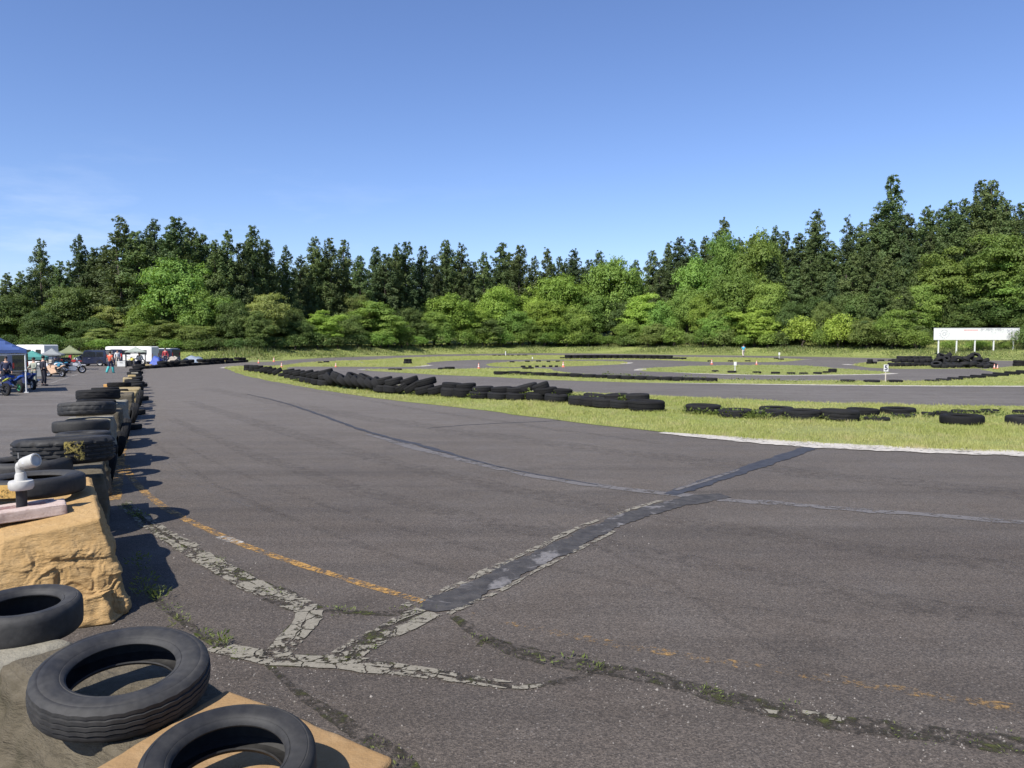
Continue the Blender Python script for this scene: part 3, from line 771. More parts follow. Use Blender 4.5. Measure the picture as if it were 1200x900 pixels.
weeds_at(345, 447, 560, 466.5, 60, .22, 40, .10)
weeds_at(595, 440, 1000, 449, 40, .14, 16, .09)
weeds_at(1040, 486, 1200, 489, 30, .18, 24, .08)
weeds_at(700, 441, 830, 447, 20, .3, 24, .1)
tag(link('tall_weeds', np_mesh('tall_weeds', vs, fs), 'weed'), kind='stuff')
# loose stone chips on the asphalt
vs, fs = [], []
def stones(px0, py0, px1, py1, n, spread, s0, s1):
    a, b = G(px0, py0), G(px1, py1)
    for _ in range(n):
        p = a.lerp(b, rw.random()); s = rw.uniform(s0, s1) * rw.random() ** 1.5 + s0 * .5
        x, y = p.x + rw.gauss(0, spread), p.y + rw.gauss(0, spread); bq = len(vs); az = rw.uniform(0, PI)
        for k in range(5):
            t = az + 2 * PI * k / 5; r = s * rw.uniform(.7, 1.2); vs.append((x + r * math.cos(t), y + r * math.sin(t), .001))
        vs.append((x + rw.gauss(0, s * .2), y, s * rw.uniform(.5, 1.0) + .004))
        for k in range(5): fs.append((bq + k, bq + (k + 1) % 5, bq + 5))
stones(700, 790, 1200, 885, 420, .22, .004, .012)
stones(260, 765, 640, 805, 240, .12, .004, .011)
stones(130, 740, 420, 860, 300, .18, .004, .012)
stones(150, 600, 370, 720, 220, .15, .004, .012)
stones(500, 700, 840, 585, 160, .25, .004, .012)
stones(300, 850, 1200, 800, 300, 1.2, .003, .008)
tag(link('loose_gravel', np_mesh('loose_gravel', vs, fs), 'stone'), kind='stuff')
# ------------------------------------------------------------------ trees
def add_leaf_quads(V, Fq, cen, nrm, size, rnd_, asp=.62, jitter=.9):
    """numpy: quads at cen (n,3) facing nrm with random spin"""
    n = len(cen)
    nn = nrm + rnd_.normal(0, jitter, (n, 3)); nn /= np.linalg.norm(nn, axis=1)[:, None] + 1e-9
    r = rnd_.normal(0, 1, (n, 3)); a = np.cross(nn, r); a /= np.linalg.norm(a, axis=1)[:, None] + 1e-9
    b = np.cross(nn, a); s = (size * rnd_.uniform(.6, 1.3, n))[:, None]
    v = np.stack([cen - a * s, cen + b * s * asp, cen + a * s, cen - b * s * asp], 1)
    base = sum(len(x) for x in V); V.append(v.reshape(-1, 3))
    Fq.append((np.arange(n)[:, None] * 4 + np.arange(4)[None, :]) + base)
def trunk_mesh(h, r0, limbs, seed):
    rnd = random.Random(seed); m = MB()
    pts = [(rnd.gauss(0, .05) * i, rnd.gauss(0, .05) * i, h * i / 6) for i in range(7)]
    m.tube(pts, [r0 * (1 - .85 * i / 6) for i in range(7)], 7)
    for z, a, L, up in limbs:
        p0 = Vector((0, 0, z)); d = Vector((math.cos(a), math.sin(a), up))
        m.tube([p0, p0 + d * L * .5 + Vector((0, 0, -.03 * L)), p0 + d * L], [r0 * .28, r0 * .18, r0 * .06], 5)
    return m.mesh('trunk', True)
def conifer(seed, H=20.0, rmax=2.6, base=.12, nb=120, sparse=0.0, tip=1.0):
    q = np.random.default_rng(seed); rnd = random.Random(seed); V, Fq = [], []; limbs = []
    for i in range(nb):
        t = base + (1 - base) * ((i + rnd.random()) / nb) ** .92
        if rnd.random() < sparse: continue
        tt = (t - base) / (1 - base)
        r = rmax * (min(1, .55 + tt * 2.2)) * (1 - tt) ** .72 * rnd.uniform(.62, 1.12) + .22
        a = rnd.uniform(0, 2 * PI); z = t * H; up = .45 * tt + rnd.uniform(-.35, .45)
        if rnd.random() < .35: limbs.append((z, a, r * .9, up * .5))
        ns = 3 if r > 1.4 else 2 if r > .7 else 1
        for s in range(ns):
            k = (s + 1) / ns * rnd.uniform(.85, 1.05)
            c = np.array([math.cos(a) * r * k + rnd.gauss(0, .12), math.sin(a) * r * k + rnd.gauss(0, .12), z + up * r * k * .6 + .15 * k])
            cr = rnd.uniform(.55, .95) * (.34 + .66 * (1 - tt) ** .8)
            nl = int(12 + 48 * (cr / .6) ** 2)
            d = q.normal(0, 1, (nl, 3)); d /= np.linalg.norm(d, axis=1)[:, None]
            d[:, 2] = np.where(d[:, 2] < -.6, -d[:, 2] * .6, d[:, 2])
            cen = c + d * cr * (.40 + .65 * q.random(nl))[:, None] * np.array([.88, .88, 1.35]) + np.array([0, 0, rnd.gauss(0, .18)])
            add_leaf_quads(V, Fq, cen, d * 1.3 + np.array([math.cos(a) * .4, math.sin(a) * .4, .3]), .155 * np.ones(nl), q, .5, .7)
    # the leader
    nl = int(70 * tip); d = q.normal(0, 1, (nl, 3)); cen = d * np.array([.11, .11, .1]); cen[:, 2] += H * (1.0 - .06 * q.random(nl)) + .1
    add_leaf_quads(V, Fq, cen, d, .13 * np.ones(nl), q, .45, .8)
    crown = np_mesh('crown', np.concatenate(V), np.concatenate(Fq))
    return trunk_mesh(H * .97, .24, limbs, seed), crown, H
def broadleaf(seed, H=10.0, rad=4.0, nl=46, flat=.8, leaf=.20, low=.10, lobe=(.85, 1.55), top=.0, per=230):
    q = np.random.default_rng(seed); rnd = random.Random(seed); V, Fq = [], []; limbs = []
    for i in range(nl):
        # directions spread over the envelope
        zz = 1 - 1.75 * (i + .5) / nl; a = i * 2.39996 + rnd.uniform(-.5, .5)
        k = rnd.uniform(.55, 1.06); rr = math.sqrt(max(0, 1 - zz * zz))
        bulge = .72 + .28 * math.sin(2 * a + seed) * rnd.random() + .2 * rnd.random()
        cx, cy = math.cos(a) * rr * rad * k * bulge, math.sin(a) * rr * rad * k * bulge
        cz = H * (low + (1 - low) * (.5 + .42 * zz * k + top * rnd.uniform(-.1, .1)))
        lr = rnd.uniform(*lobe) * rad / 4.0
        n = int(2.5 * per * (lr / 1.2) ** 2)
        d = q.normal(0, 1, (n, 3)); d /= np.linalg.norm(d, axis=1)[:, None]
        d[:, 2] = np.where(d[:, 2] < -.35, -d[:, 2], d[:, 2])
        wob = 1 + .36 * np.sin(d[:, 0] * 7 + i) * np.sin(d[:, 1] * 6 + 2 * i) + .12 * q.normal(0, 1, n)
        cen = np.array([cx, cy, cz]) + d * (lr * wob * (.72 + .32 * q.random(n)))[:, None] * np.array([1.1, 1.1, flat])
        cen[:, 2] = np.maximum(cen[:, 2], .05)
        add_leaf_quads(V, Fq, cen, d * 1.2 + np.array([0, 0, .35]), .63 * leaf * np.ones(n), q, .62, .55)
        if rnd.random() < .4: limbs.append((max(.5, cz * .5), a, math.hypot(cx, cy) * .9 + .2, .5))
    return trunk_mesh(H * .75, .16 * rad / 4 + .06, limbs, seed), np_mesh('crown', np.concatenate(V), np.concatenate(Fq)), H, rad

CON = [conifer(1, 20, 3.5, .08, 150), conifer(2, 20, 3.1, .08, 140), conifer(3, 20, 4.0, .10, 165), conifer(4, 20, 2.9, .12, 130), conifer(5, 20, 3.7, .06, 160), conifer(6, 20, 4.3, .10, 165), conifer(7, 20, 3.3, .10, 145)]
CONS = [conifer(8, 20, 3.4, .12, 125, .30, .8), conifer(9, 20, 3.0, .12, 115, .34, .8)]
BRO = [broadleaf(21), broadleaf(22, 10, 4, 52, .75, .19), broadleaf(23, 10, 4, 40, .9, .22, .06), broadleaf(24, 10, 4, 56, .8, .18, .08)]
LAY = [broadleaf(31, 10, 4, 56, .46, .19, .06, (.9, 1.6), .5, 210), broadleaf(32, 10, 4, 50, .52, .20, .06, (.9, 1.5), .5, 210), broadleaf(33, 10, 4, 60, .50, .18, .06, (.8, 1.5), .5, 210)]
BUSH = [broadleaf(41, 3, 1.8, 26, .85, .135, .02, (1.1, 1.8), 0, 180), broadleaf(42, 3, 1.8, 30, .75, .13, .02, (1.0, 1.7), 0, 170), broadleaf(43, 3, 1.8, 22, .8, .14, .02, (1.1, 1.9), 0, 180)]
TREES = []       # (px, kind, desc, group, root)
_mesh_cache = {}
def crown_with(me, mat):
    k = (me.name, mat)
    if k not in _mesh_cache:
        c = me.copy(); c.name = 'crown'; c.materials.clear(); c.materials.append(MT[mat]); _mesh_cache[k] = c
    return _mesh_cache[k]
def bark(me):
    if not me.materials: me.materials.append(MT['bark'])
    return me
def put_tree(name, cat, proto, mat, x, y, sx, sz, rnd):
    z = terr(x, y) - .1
    e = empty(name, (x, y, z), rnd.uniform(0, 2 * PI)); e.scale = (sx, sx * rnd.uniform(.92, 1.08), sz); e['category'] = cat
    link('trunk', bark(proto[0]), None, e); link('crown', crown_with(proto[1], mat), None, e)
    return e
tr = random.Random(77)
def cedar(px, ytop, d, mat='cedar', sparse=False, wid=1.0, kind='front'):
    y = interp(px, FOOT) + d; p = P(px, ytop, y); H = p.z - terr(p.x, y) + .1
    pr = tr.choice(CONS if sparse else CON); sz = H / 20.3; sx = wid * (.42 + .58 * sz) * tr.uniform(.9, 1.12)
    e = put_tree('cedar_tree', 'tree', pr, mat, p.x, y, sx, sz, tr); TREES.append([px, kind, e]); return e
SKY = [(-75, 300), (-45, 312), (-18, 318), (8, 320), (24, 318), (47, 281, 1), (70, 305), (92, 277), (110, 290), (124, 287), (139, 255, 1), (160, 270), (179, 258), (205, 254), (222, 266), (237, 274), (252, 282), (267, 270),
       (281, 284), (295, 264), (313, 281), (335, 290), (352, 300), (369, 279), (386, 278), (403, 280), (422, 299), (440, 289), (452, 297), (465, 286), (476, 283), (495, 288), (508, 301), (523, 281), (541, 287), (555, 306),
       (567, 297), (589, 284), (609, 287), (626, 301), (641, 291), (656, 300), (673, 293), (690, 304), (702, 295), (722, 305), (745, 306),
       (765, 293), (784, 284), (797, 279), (812, 281), (827, 278), (848, 257), (866, 280), (884, 274), (909, 267), (921, 270), (937, 273), (958, 247), (976, 285), (994, 254, 1), (1010, 262), (1026, 250), (1046, 204), (1064, 250),
       (1087, 242), (1100, 246), (1114, 237), (1131, 232), (1150, 210), (1163, 211), (1180, 236), (1196, 237), (1218, 228), (1245, 236), (1272, 220)]
for q in SKY:
    px, yt = q[0], q[1]; sp = len(q) > 2
    d = tr.uniform(19, 26)
    if 740 < px: d = tr.uniform(26, 38)
    cedar(px, yt, d, tr.choice(['cedar', 'cedar', 'cedar_blue']), sp, 1.4 if 110 < px < 262 else 1.08 if px < 740 else 1.15, 'front')
# the second rank that closes the gaps
px = -70
while px < 1280:
    near = min(SKY, key=lambda s: abs(s[0] - px)); yt = interp(px, [(s[0], s[1]) for s in SKY]) + tr.uniform(9, 26)
    cedar(px, yt, tr.uniform(30, 44) + (14 if px > 740 else 0), tr.choice(['cedar_blue', 'cedar']), False, 1.35 if 100 < px < 270 else 1.15, 'rear'); px += tr.uniform(10, 15)
# lower dark trees on the right-hand slope
for px, yt, d in ((775, 312, 22), (805, 308, 24), (905, 300, 20), (930, 312, 18), (950, 300, 20), (975, 318, 17), (1000, 296, 18), (1020, 285, 22), (1040, 300, 16), (1065, 288, 22), (1090, 272, 26), (1130, 262, 26), (1180, 262, 28), (1030, 330, 12), (1060, 335, 12)):
    cedar(px, yt, d, 'cedar_blue' if px % 2 else 'cedar', False, 1.25, 'slope')

def leafy_tree(px, ytop, wpx, d, pool, mat, name='broadleaf_tree', kind='mid', ybase=None):
    y = interp(px, FOOT) + d + (5.5 if name == 'bush' else 6); p = P(px, ytop, y); H = max(1.2, p.z - terr(p.x, y) + .1)
    pr = tr.choice(pool); w = wpx / F * y / 2
    e = put_tree(name, 'bush' if name == 'bush' else 'tree', pr, mat, p.x, y, w / (pr[3] * 1.12), H / (pr[2] * 1.03), tr); TREES.append([px, kind, e]); return e
L = leafy_tree
# left wood, shaded and dense
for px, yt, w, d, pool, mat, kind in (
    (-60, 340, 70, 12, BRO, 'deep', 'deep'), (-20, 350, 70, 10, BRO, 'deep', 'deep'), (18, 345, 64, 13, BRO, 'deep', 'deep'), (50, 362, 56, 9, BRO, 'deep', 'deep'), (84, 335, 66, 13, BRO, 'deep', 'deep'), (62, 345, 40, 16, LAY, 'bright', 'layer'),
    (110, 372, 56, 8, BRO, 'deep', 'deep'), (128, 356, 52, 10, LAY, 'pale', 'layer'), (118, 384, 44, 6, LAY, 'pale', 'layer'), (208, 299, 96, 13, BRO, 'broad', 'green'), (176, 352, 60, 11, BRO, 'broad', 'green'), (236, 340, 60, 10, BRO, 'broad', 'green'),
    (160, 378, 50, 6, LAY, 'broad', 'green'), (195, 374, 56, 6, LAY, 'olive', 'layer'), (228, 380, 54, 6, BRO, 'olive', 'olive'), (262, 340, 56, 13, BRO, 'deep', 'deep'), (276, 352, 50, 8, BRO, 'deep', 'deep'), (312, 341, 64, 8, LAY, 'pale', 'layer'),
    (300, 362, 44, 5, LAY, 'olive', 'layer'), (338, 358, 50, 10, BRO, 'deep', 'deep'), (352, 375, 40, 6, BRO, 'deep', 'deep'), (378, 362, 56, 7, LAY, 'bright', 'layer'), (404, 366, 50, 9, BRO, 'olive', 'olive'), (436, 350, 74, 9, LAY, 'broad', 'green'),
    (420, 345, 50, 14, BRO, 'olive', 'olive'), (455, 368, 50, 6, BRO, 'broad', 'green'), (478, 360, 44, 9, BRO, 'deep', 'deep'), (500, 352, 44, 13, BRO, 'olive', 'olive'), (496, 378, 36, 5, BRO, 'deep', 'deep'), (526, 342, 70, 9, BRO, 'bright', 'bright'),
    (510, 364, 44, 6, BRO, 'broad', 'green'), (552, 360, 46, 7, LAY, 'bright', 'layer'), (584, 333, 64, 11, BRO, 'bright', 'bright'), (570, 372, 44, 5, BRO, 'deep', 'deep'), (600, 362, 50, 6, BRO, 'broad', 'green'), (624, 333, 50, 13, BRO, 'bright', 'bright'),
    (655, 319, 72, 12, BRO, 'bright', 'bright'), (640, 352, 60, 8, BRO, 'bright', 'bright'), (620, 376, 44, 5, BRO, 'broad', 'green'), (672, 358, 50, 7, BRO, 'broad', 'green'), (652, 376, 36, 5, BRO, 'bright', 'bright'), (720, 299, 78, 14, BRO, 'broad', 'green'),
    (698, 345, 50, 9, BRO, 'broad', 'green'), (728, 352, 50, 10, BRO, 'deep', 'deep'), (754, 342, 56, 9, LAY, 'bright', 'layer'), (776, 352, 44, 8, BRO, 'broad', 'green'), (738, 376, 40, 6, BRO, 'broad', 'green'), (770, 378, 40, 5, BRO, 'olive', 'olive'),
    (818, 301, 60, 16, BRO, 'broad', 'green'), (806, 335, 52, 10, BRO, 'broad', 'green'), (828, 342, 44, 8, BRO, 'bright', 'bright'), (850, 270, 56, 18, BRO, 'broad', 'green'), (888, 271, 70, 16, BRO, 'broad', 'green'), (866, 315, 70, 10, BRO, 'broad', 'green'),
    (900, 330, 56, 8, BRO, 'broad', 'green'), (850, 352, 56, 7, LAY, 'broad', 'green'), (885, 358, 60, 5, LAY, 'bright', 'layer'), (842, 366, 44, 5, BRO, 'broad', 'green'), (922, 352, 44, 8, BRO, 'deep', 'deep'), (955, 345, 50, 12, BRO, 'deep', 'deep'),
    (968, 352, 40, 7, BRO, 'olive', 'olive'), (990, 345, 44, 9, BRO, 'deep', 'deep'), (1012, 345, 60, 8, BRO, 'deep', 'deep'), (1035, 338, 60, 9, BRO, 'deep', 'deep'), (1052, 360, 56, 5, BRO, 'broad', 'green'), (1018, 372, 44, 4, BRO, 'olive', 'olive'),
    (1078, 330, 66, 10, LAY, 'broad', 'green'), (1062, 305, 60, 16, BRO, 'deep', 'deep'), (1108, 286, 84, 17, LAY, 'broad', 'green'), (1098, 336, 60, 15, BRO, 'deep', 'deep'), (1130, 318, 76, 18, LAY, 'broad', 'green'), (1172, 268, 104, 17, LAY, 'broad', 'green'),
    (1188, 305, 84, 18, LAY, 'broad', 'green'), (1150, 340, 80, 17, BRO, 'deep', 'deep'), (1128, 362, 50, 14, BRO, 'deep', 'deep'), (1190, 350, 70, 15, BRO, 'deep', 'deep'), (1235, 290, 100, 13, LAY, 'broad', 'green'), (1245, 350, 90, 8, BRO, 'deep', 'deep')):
    L(px, yt, w, d, pool, mat, kind=kind)
# bushes along the foot of the wood
for px, yt, w, d, mat in ((790, 384, 34, 4, 'broad'), (824, 383, 30, 4, 'broad'), (808, 390, 26, 5, 'olive'), (848, 386, 36, 4, 'olive'), (872, 390, 34, 4, 'broad'), (900, 388, 34, 4, 'broad'), (941, 371, 46, 5, 'bright'), (984, 368, 46, 5, 'bright'),
                          (916, 388, 30, 4, 'olive'), (962, 385, 30, 4, 'broad'), (1016, 384, 40, 4, 'olive'), (1046, 383, 40, 4, 'olive'), (1074, 386, 36, 4, 'broad'), (1112, 399, 26, 4.5, 'broad'), (1148, 399, 34, 4.5, 'broad'), (1178, 399, 24, 4.5, 'broad'), (1084, 382, 24, 6, 'olive'),
                          (760, 392, 30, 4, 'olive'), (736, 392, 34, 5, 'olive'), (712, 392, 30, 5, 'broad'), (690, 388, 36, 5, 'broad'), (664, 390, 32, 4, 'broad'), (638, 388, 34, 4, 'broad'), (612, 386, 34, 4, 'broad'), (590, 388, 34, 4, 'broad'), (566, 388, 34, 4, 'broad'),
                          (544, 386, 34, 4, 'broad'), (518, 386, 36, 4, 'broad'), (492, 392, 26, 4, 'broad'), (470, 388, 34, 4, 'broad'), (446, 390, 34, 4, 'broad'), (420, 390, 36, 4, 'deep'), (396, 392, 34, 4, 'deep'), (372, 390, 36, 4, 'deep'), (346, 392, 34, 4, 'deep'),
                          (322, 394, 32, 4, 'deep'), (298, 394, 34, 4, 'deep'), (276, 396, 32, 4, 'deep'), (252, 394, 34, 4, 'deep'), (226, 398, 34, 3, 'olive'), (200, 396, 36, 3, 'broad'), (172, 398, 34, 3, 'olive'), (146, 396, 36, 3, 'deep'), (118, 396, 34, 3, 'broad'),
                          (92, 394, 36, 3, 'deep'), (64, 392, 36, 3, 'deep'), (36, 394, 36, 3, 'deep'), (8, 392, 36, 3, 'deep'), (-22, 392, 36, 3, 'deep'), (1204, 384, 40, 5, 'deep'), (1232, 386, 40, 4, 'olive')):
    L(px, yt, w, d, BUSH, mat, 'bush', 'bush_' + mat)
_DESC = {'front': ('tall dark cedar on the skyline', 'cedars along the skyline'), 'rear': ('dark cedar of the rear rank behind the skyline row', 'cedars in the rear rank'), 'slope': ('broad dark cedar low on the right-hand slope', 'cedars on the slope'),
         'deep': ('dark green leafy tree in front of the cedars', 'dark leafy trees'), 'layer': ('pale yellow-green tree with branches in flat layers', 'pale layered trees'), 'green': ('fresh mid green broadleaf tree at the wood edge', 'mid green broadleaf trees'),
         'olive': ('dull olive leafy tree at the wood edge', 'olive trees of the wood edge'), 'bright': ('bright yellow-green rounded tree before the cedars', 'bright rounded trees'), 'bush_deep': ('low dark bush at the foot of the wood', 'bushes at the wood foot'),
         'bush_broad': ('low mid green bush at the foot of the wood', 'bushes at the wood foot'), 'bush_olive': ('low olive bush at the foot of the wood', 'bushes at the wood foot'), 'bush_bright': ('bright yellow-green round bush at the foot of the wood', 'bushes at the wood foot')}
for kd in set(t[1] for t in TREES):
    row = sorted([t for t in TREES if t[1] == kd], key=lambda t: t[0])
    inside = [t for t in row if 0 <= t[0] <= 1200]
    for i, t in enumerate(row):
        ds, gr = _DESC[kd]; t[2]['group'] = gr
        if t in inside: t[2]['label'] = f"{ds}, {ordn(inside.index(t) + 1)} from the left"
        else: t[2]['label'] = f"{ds}, beyond the {'left' if t[0] < 0 else 'right'} edge, {ordn([u for u in row if (u[0] < 0) == (t[0] < 0) and u not in inside].index(t) + 1)} one"
# ------------------------------------------------------------------ tyres
def tyre_mesh(name, od, w, rim=.58, seg=28, style='plain', seed=0):
    """a hollow tyre lying flat, its axis on Z, centred on the origin"""
    Ro = od / 2; ri = Ro * rim; s = Ro - ri; h = w / 2; rnd = random.Random(seed)
    prof = [(ri, -h * .62, 0), (ri + s * .06, -h * .80, 0), (ri + s * .15, -h * .87, 0), (ri + s * .17, -h * .85, 0), (ri + s * .20, -h * .90, 0), (ri + s * .32, -h * .955, 0), (ri + s * .55, -h * 1.0, 0), (ri + s * .70, -h * .985, 0), (ri + s * .715, -h * .962, 0), (ri + s * .74, -h * .962, 0), (ri + s * .76, -h * .975, 0), (ri + s * .82, -h * .94, 0), (Ro - s * .10, -h * .84, 0)]
    up = [(r, -z, g) for r, z, g in reversed(prof)]
    tread = []
    if style == 'ribs':
        # wavy circumferential grooves
        nrib = 5; dep = .008
        for k in range(nrib):
            z0 = -h * .74 + k * (h * 1.48 / nrib); z1 = z0 + h * 1.48 / nrib
            cr = .012 * (1 - ((k + .5) / nrib * 2 - 1) ** 2)
            base = Ro - .010 + cr
            tread += [(base, z0 + .004, 3), (base, z1 - .004, 3)]
            if k < nrib - 1: tread += [(base - dep, z1 - .003, 3), (base - dep, z1 + .003, 3)]
    elif style == 'blocks':
        for k in range(5):
            z0 = -h * .76 + k * (h * 1.52 / 5); z1 = z0 + h * 1.52 / 5
            tread += [(Ro, z0 + .014, 1 + k % 2), (Ro, z1 - .014, 1 + k % 2)]
            if k < 4: tread += [(Ro - .022, z1 - .008, 0), (Ro - .022, z1 + .008, 0)]
    elif style == 'smooth':
        tread = [(Ro - s * .035, -h * .72, 0), (Ro - s * .01, -h * .45, 0), (Ro, 0, 0), (Ro - s * .01, h * .45, 0), (Ro - s * .035, h * .72, 0)]
    else:
        tread = [(Ro - s * .03, -h * .74, 1), (Ro, -h * .42, 1), (Ro - s * .05, -h * .38, 0), (Ro - s * .05, -h * .30, 0), (Ro, -h * .26, 2), (Ro, h * .26, 2), (Ro - s * .05, h * .30, 0), (Ro - s * .05, h * .38, 0), (Ro, h * .42, 1), (Ro - s * .03, h * .74, 1)]
    inner = [(ri + s * .02, h * .54, 0), (ri + s * .25, h * .78, 0), (ri + s * .55, h * .86, 0), (Ro - s * .22, h * .70, 0), (Ro - s * .17, 0, 0), (Ro - s * .22, -h * .70, 0), (ri + s * .55, -h * .86, 0), (ri + s * .25, -h * .78, 0), (ri + s * .02, -h * .54, 0)]
    full = prof + tread + up + inner; n = len(full); vs = []; fs = []
    ph = rnd.random() * 6
    for k in range(seg):
        t = 2 * PI * k / seg
        wob = 1 + .006 * math.sin(2 * t + ph) + .004 * math.sin(3 * t + ph * 2)
        for r, z, g in full:
            rr = r * wob; zz = z
            if g == 3: zz = z + .0042 * abs(math.sin(k * PI / 4.0))
            elif g and style == 'blocks': rr = r - (.028 if (k + (3 if g == 2 else 0)) % 6 < 1 else 0); 
            elif g and style == 'plain' and seg >= 28: rr = r - (.014 * od if (k + g) % 3 == 0 else 0)
            vs.append((rr * math.cos(t), rr * math.sin(t), zz))
    for k in range(seg):
        k2 = (k + 1) % seg
        for i in range(n):
            j = (i + 1) % n; fs.append((k * n + i, k2 * n + i, k2 * n + j, k * n + j))
    me = np_mesh(name, vs, fs, True)
    me.set_sharp_from_angle(angle=R(38)); return me
_tm = {}
def tyre(loc, od, w, mat='rubber_dusty', rim=.58, seg=28, style='plain', tilt=0.0, azim=0.0, spin=0.0, label=None, group=None, sink=0.0, squash=1.0):
    """loc = the point it rests on; tilt 0 lies flat, 90 stands; azim = the heading the top leans to"""
    key = (round(od, 2), round(w, 2), round(rim, 2), seg, style, mat)
    if key not in _tm:
        _tm[key] = tyre_mesh('tyre', key[0], key[1], rim, seg, style, len(_tm)); _tm[key].materials.append(MT[mat])
    o = link('tyre', _tm[key]); tl = R(tilt)
    zc = od / 2 * abs(math.sin(tl)) + w / 2 * abs(math.cos(tl)) - sink
    o.matrix_world = Matrix.Translation((loc[0], loc[1], loc[2] + zc)) @ Matrix.Rotation(R(azim), 4, 'Z') @ Matrix.Rotation(tl, 4, 'Y') @ Matrix.Rotation(spin, 4, 'Z')
    tag(o, label, 'tyre', group); return o

# ------------------------------------------------------------------ rough blocks
def block(name, bot, top, mat, res=24, disp=.03, rnd_r=.10, seed=0, strata=0.0, freq=3.0, rugged=0.0):
    """a rounded block between four bottom and four top corners (same order), with a rough surface"""
    bm = bmesh.new(); bmesh.ops.create_cube(bm, size=2.0)
    bmesh.ops.subdivide_edges(bm, edges=list(bm.edges), cuts=res, use_grid_fill=True)
    k = 1 - rnd_r
    for v in bm.verts:
        p = v.co; q = Vector([max(-k, min(k, c)) for c in p]); d = p - q
        if d.length > 1e-6: p = q + d.normalized() * min(d.length, rnd_r)
        u, w_, t = (p.x + 1) / 2, (p.y + 1) / 2, (p.z + 1) / 2
        b = bot[0] * (1 - u) * (1 - w_) + bot[1] * u * (1 - w_) + bot[2] * u * w_ + bot[3] * (1 - u) * w_
        c = top[0] * (1 - u) * (1 - w_) + top[1] * u * (1 - w_) + top[2] * u * w_ + top[3] * (1 - u) * w_
        v.co = b * (1 - t) + c * t
        v.co.z = v.co.z
    bm.normal_update()
    new = []
    for v in bm.verts:
        p = v.co * freq + Vector((seed * 13.1, 0, 0))
        n = mnoise.fractal(p, 1.0, 2.0, 5) * disp
        n += mnoise.noise(p * .35) * disp * 1.2
        if strata:
            n += (mnoise.noise(Vector((p.x * .5, p.y * .5, p.z * 4.5))) + abs(mnoise.noise(Vector((p.x * .9, p.y * .9, p.z * 7)))) - .3) * strata * (1 - abs(v.normal.z)) 
        if rugged and abs(v.normal.z) < .7:
            zz = v.co.z / max(t_.z for t_ in top)
            m_ = smooth((.86 - zz) / .25) * (.35 + .65 * smooth((mnoise.noise(Vector((v.co.x * 1.3, v.co.y * 1.3, v.co.z * 1.6 + seed))) + .25) / .5))
            wv = mnoise.noise_vector(v.co * 5.0) * .10
            for fx, fz, am in ((3.0, 5.5, .75), (7.0, 12.0, .40), (15.0, 24.0, .16)):
                q = Vector(((v.co.x + wv.x) * fx, (v.co.y + wv.y) * fx, (v.co.z + wv.z) * fz)); dd, pp = mnoise.voronoi(q)
                h0 = mnoise.noise(pp[0] * 3.71 + Vector((.5, .3, .7))); h1 = mnoise.noise(pp[1] * 3.71 + Vector((.5, .3, .7)))
                w_e = smooth((dd[1] - dd[0]) / .22)
                n += rugged * m_ * am * (h0 * (.5 + .5 * w_e) + h1 * (.5 - .5 * w_e) + .35 * (1 - w_e) * -.5 - .2)
        side = 1.0 if abs(v.normal.z) < .6 else .35
        if v.co.z < .02: side = 0
        new.append(v.co + v.normal * n * side)
    for v, c in zip(bm.verts, new): v.co = c
    me = bpy.data.meshes.new(name); bm.to_mesh(me); bm.free()
    for p in me.polygons: p.use_smooth = True
    return link(name, me, mat)
V3 = Vector
def quad(c, ax, L, W, z, taper=1.0):
    """four corners about c: length L along ax, width W across"""
    ax = V3((ax[0], ax[1], 0)).normalized(); n = V3((-ax.y, ax.x, 0))
    return [V3((c[0], c[1], z)) + ax * (sx * L / 2 * taper) + n * (sy * W / 2 * taper) for sx, sy in ((-1, -1), (1, -1), (1, 1), (-1, 1))]

# the ochre block with the timing sensor: corners read off the photograph
axb = V3((-.52, .85, 0)).normalized(); nb = V3((-.85, -.52, 0)).normalized()
ft = [V3((-3.80, 7.03, .87)), V3((-4.46, 6.62, .765)), V3((-5.95, 8.6, .80)), V3((-5.10, 9.22, .86))]
fb = [V3((-3.50, 6.93, 0)), V3((-4.36, 6.20, 0)), V3((-6.0, 8.45, 0)), V3((-4.92, 9.12, 0))]
ob = block('barrier_block', fb, ft, 'foam', 130, .014, .08, 3, .006, 4.2, .085)
tag(ob, 'rough ochre painted barrier block with the white sensor standing on it', 'barrier block', 'blocks of the tyre barrier')
# a wedge of rubble at its foot
rb = block('rubble_stone', [V3((-3.78, 6.50, 0)), V3((-3.50, 6.62, 0)), V3((-3.52, 6.92, 0)), V3((-3.82, 6.74, 0))], [V3((-3.74, 6.58, .24)), V3((-3.60, 6.66, .28)), V3((-3.60, 6.88, .26)), V3((-3.78, 6.74, .22))], 'foam', 14, .05, .25, 9, 0, 6)
tag(rb, 'broken ochre lump lying against the foot of the ochre block', 'stone')
# the grey mossy block under the nearest whole tyre
gt = [G(8, 775, .84), G(170, 915, .84), G(300, 822, .84), G(112, 738, .84)]
gb = [V3((p.x, p.y, 0)) + V3((q[0], q[1], 0)) for p, q in zip(gt, ((-.26, -.22), (-.10, -.25), (.10, .06), (.02, .10)))]
ob = block('barrier_block', gb, gt, 'grey_block', 56, .045, .10, 5, .02, 3.0)
tag(ob, 'grey brown mossy concrete block under the nearest whole tyre', 'barrier block', 'blocks of the tyre barrier')
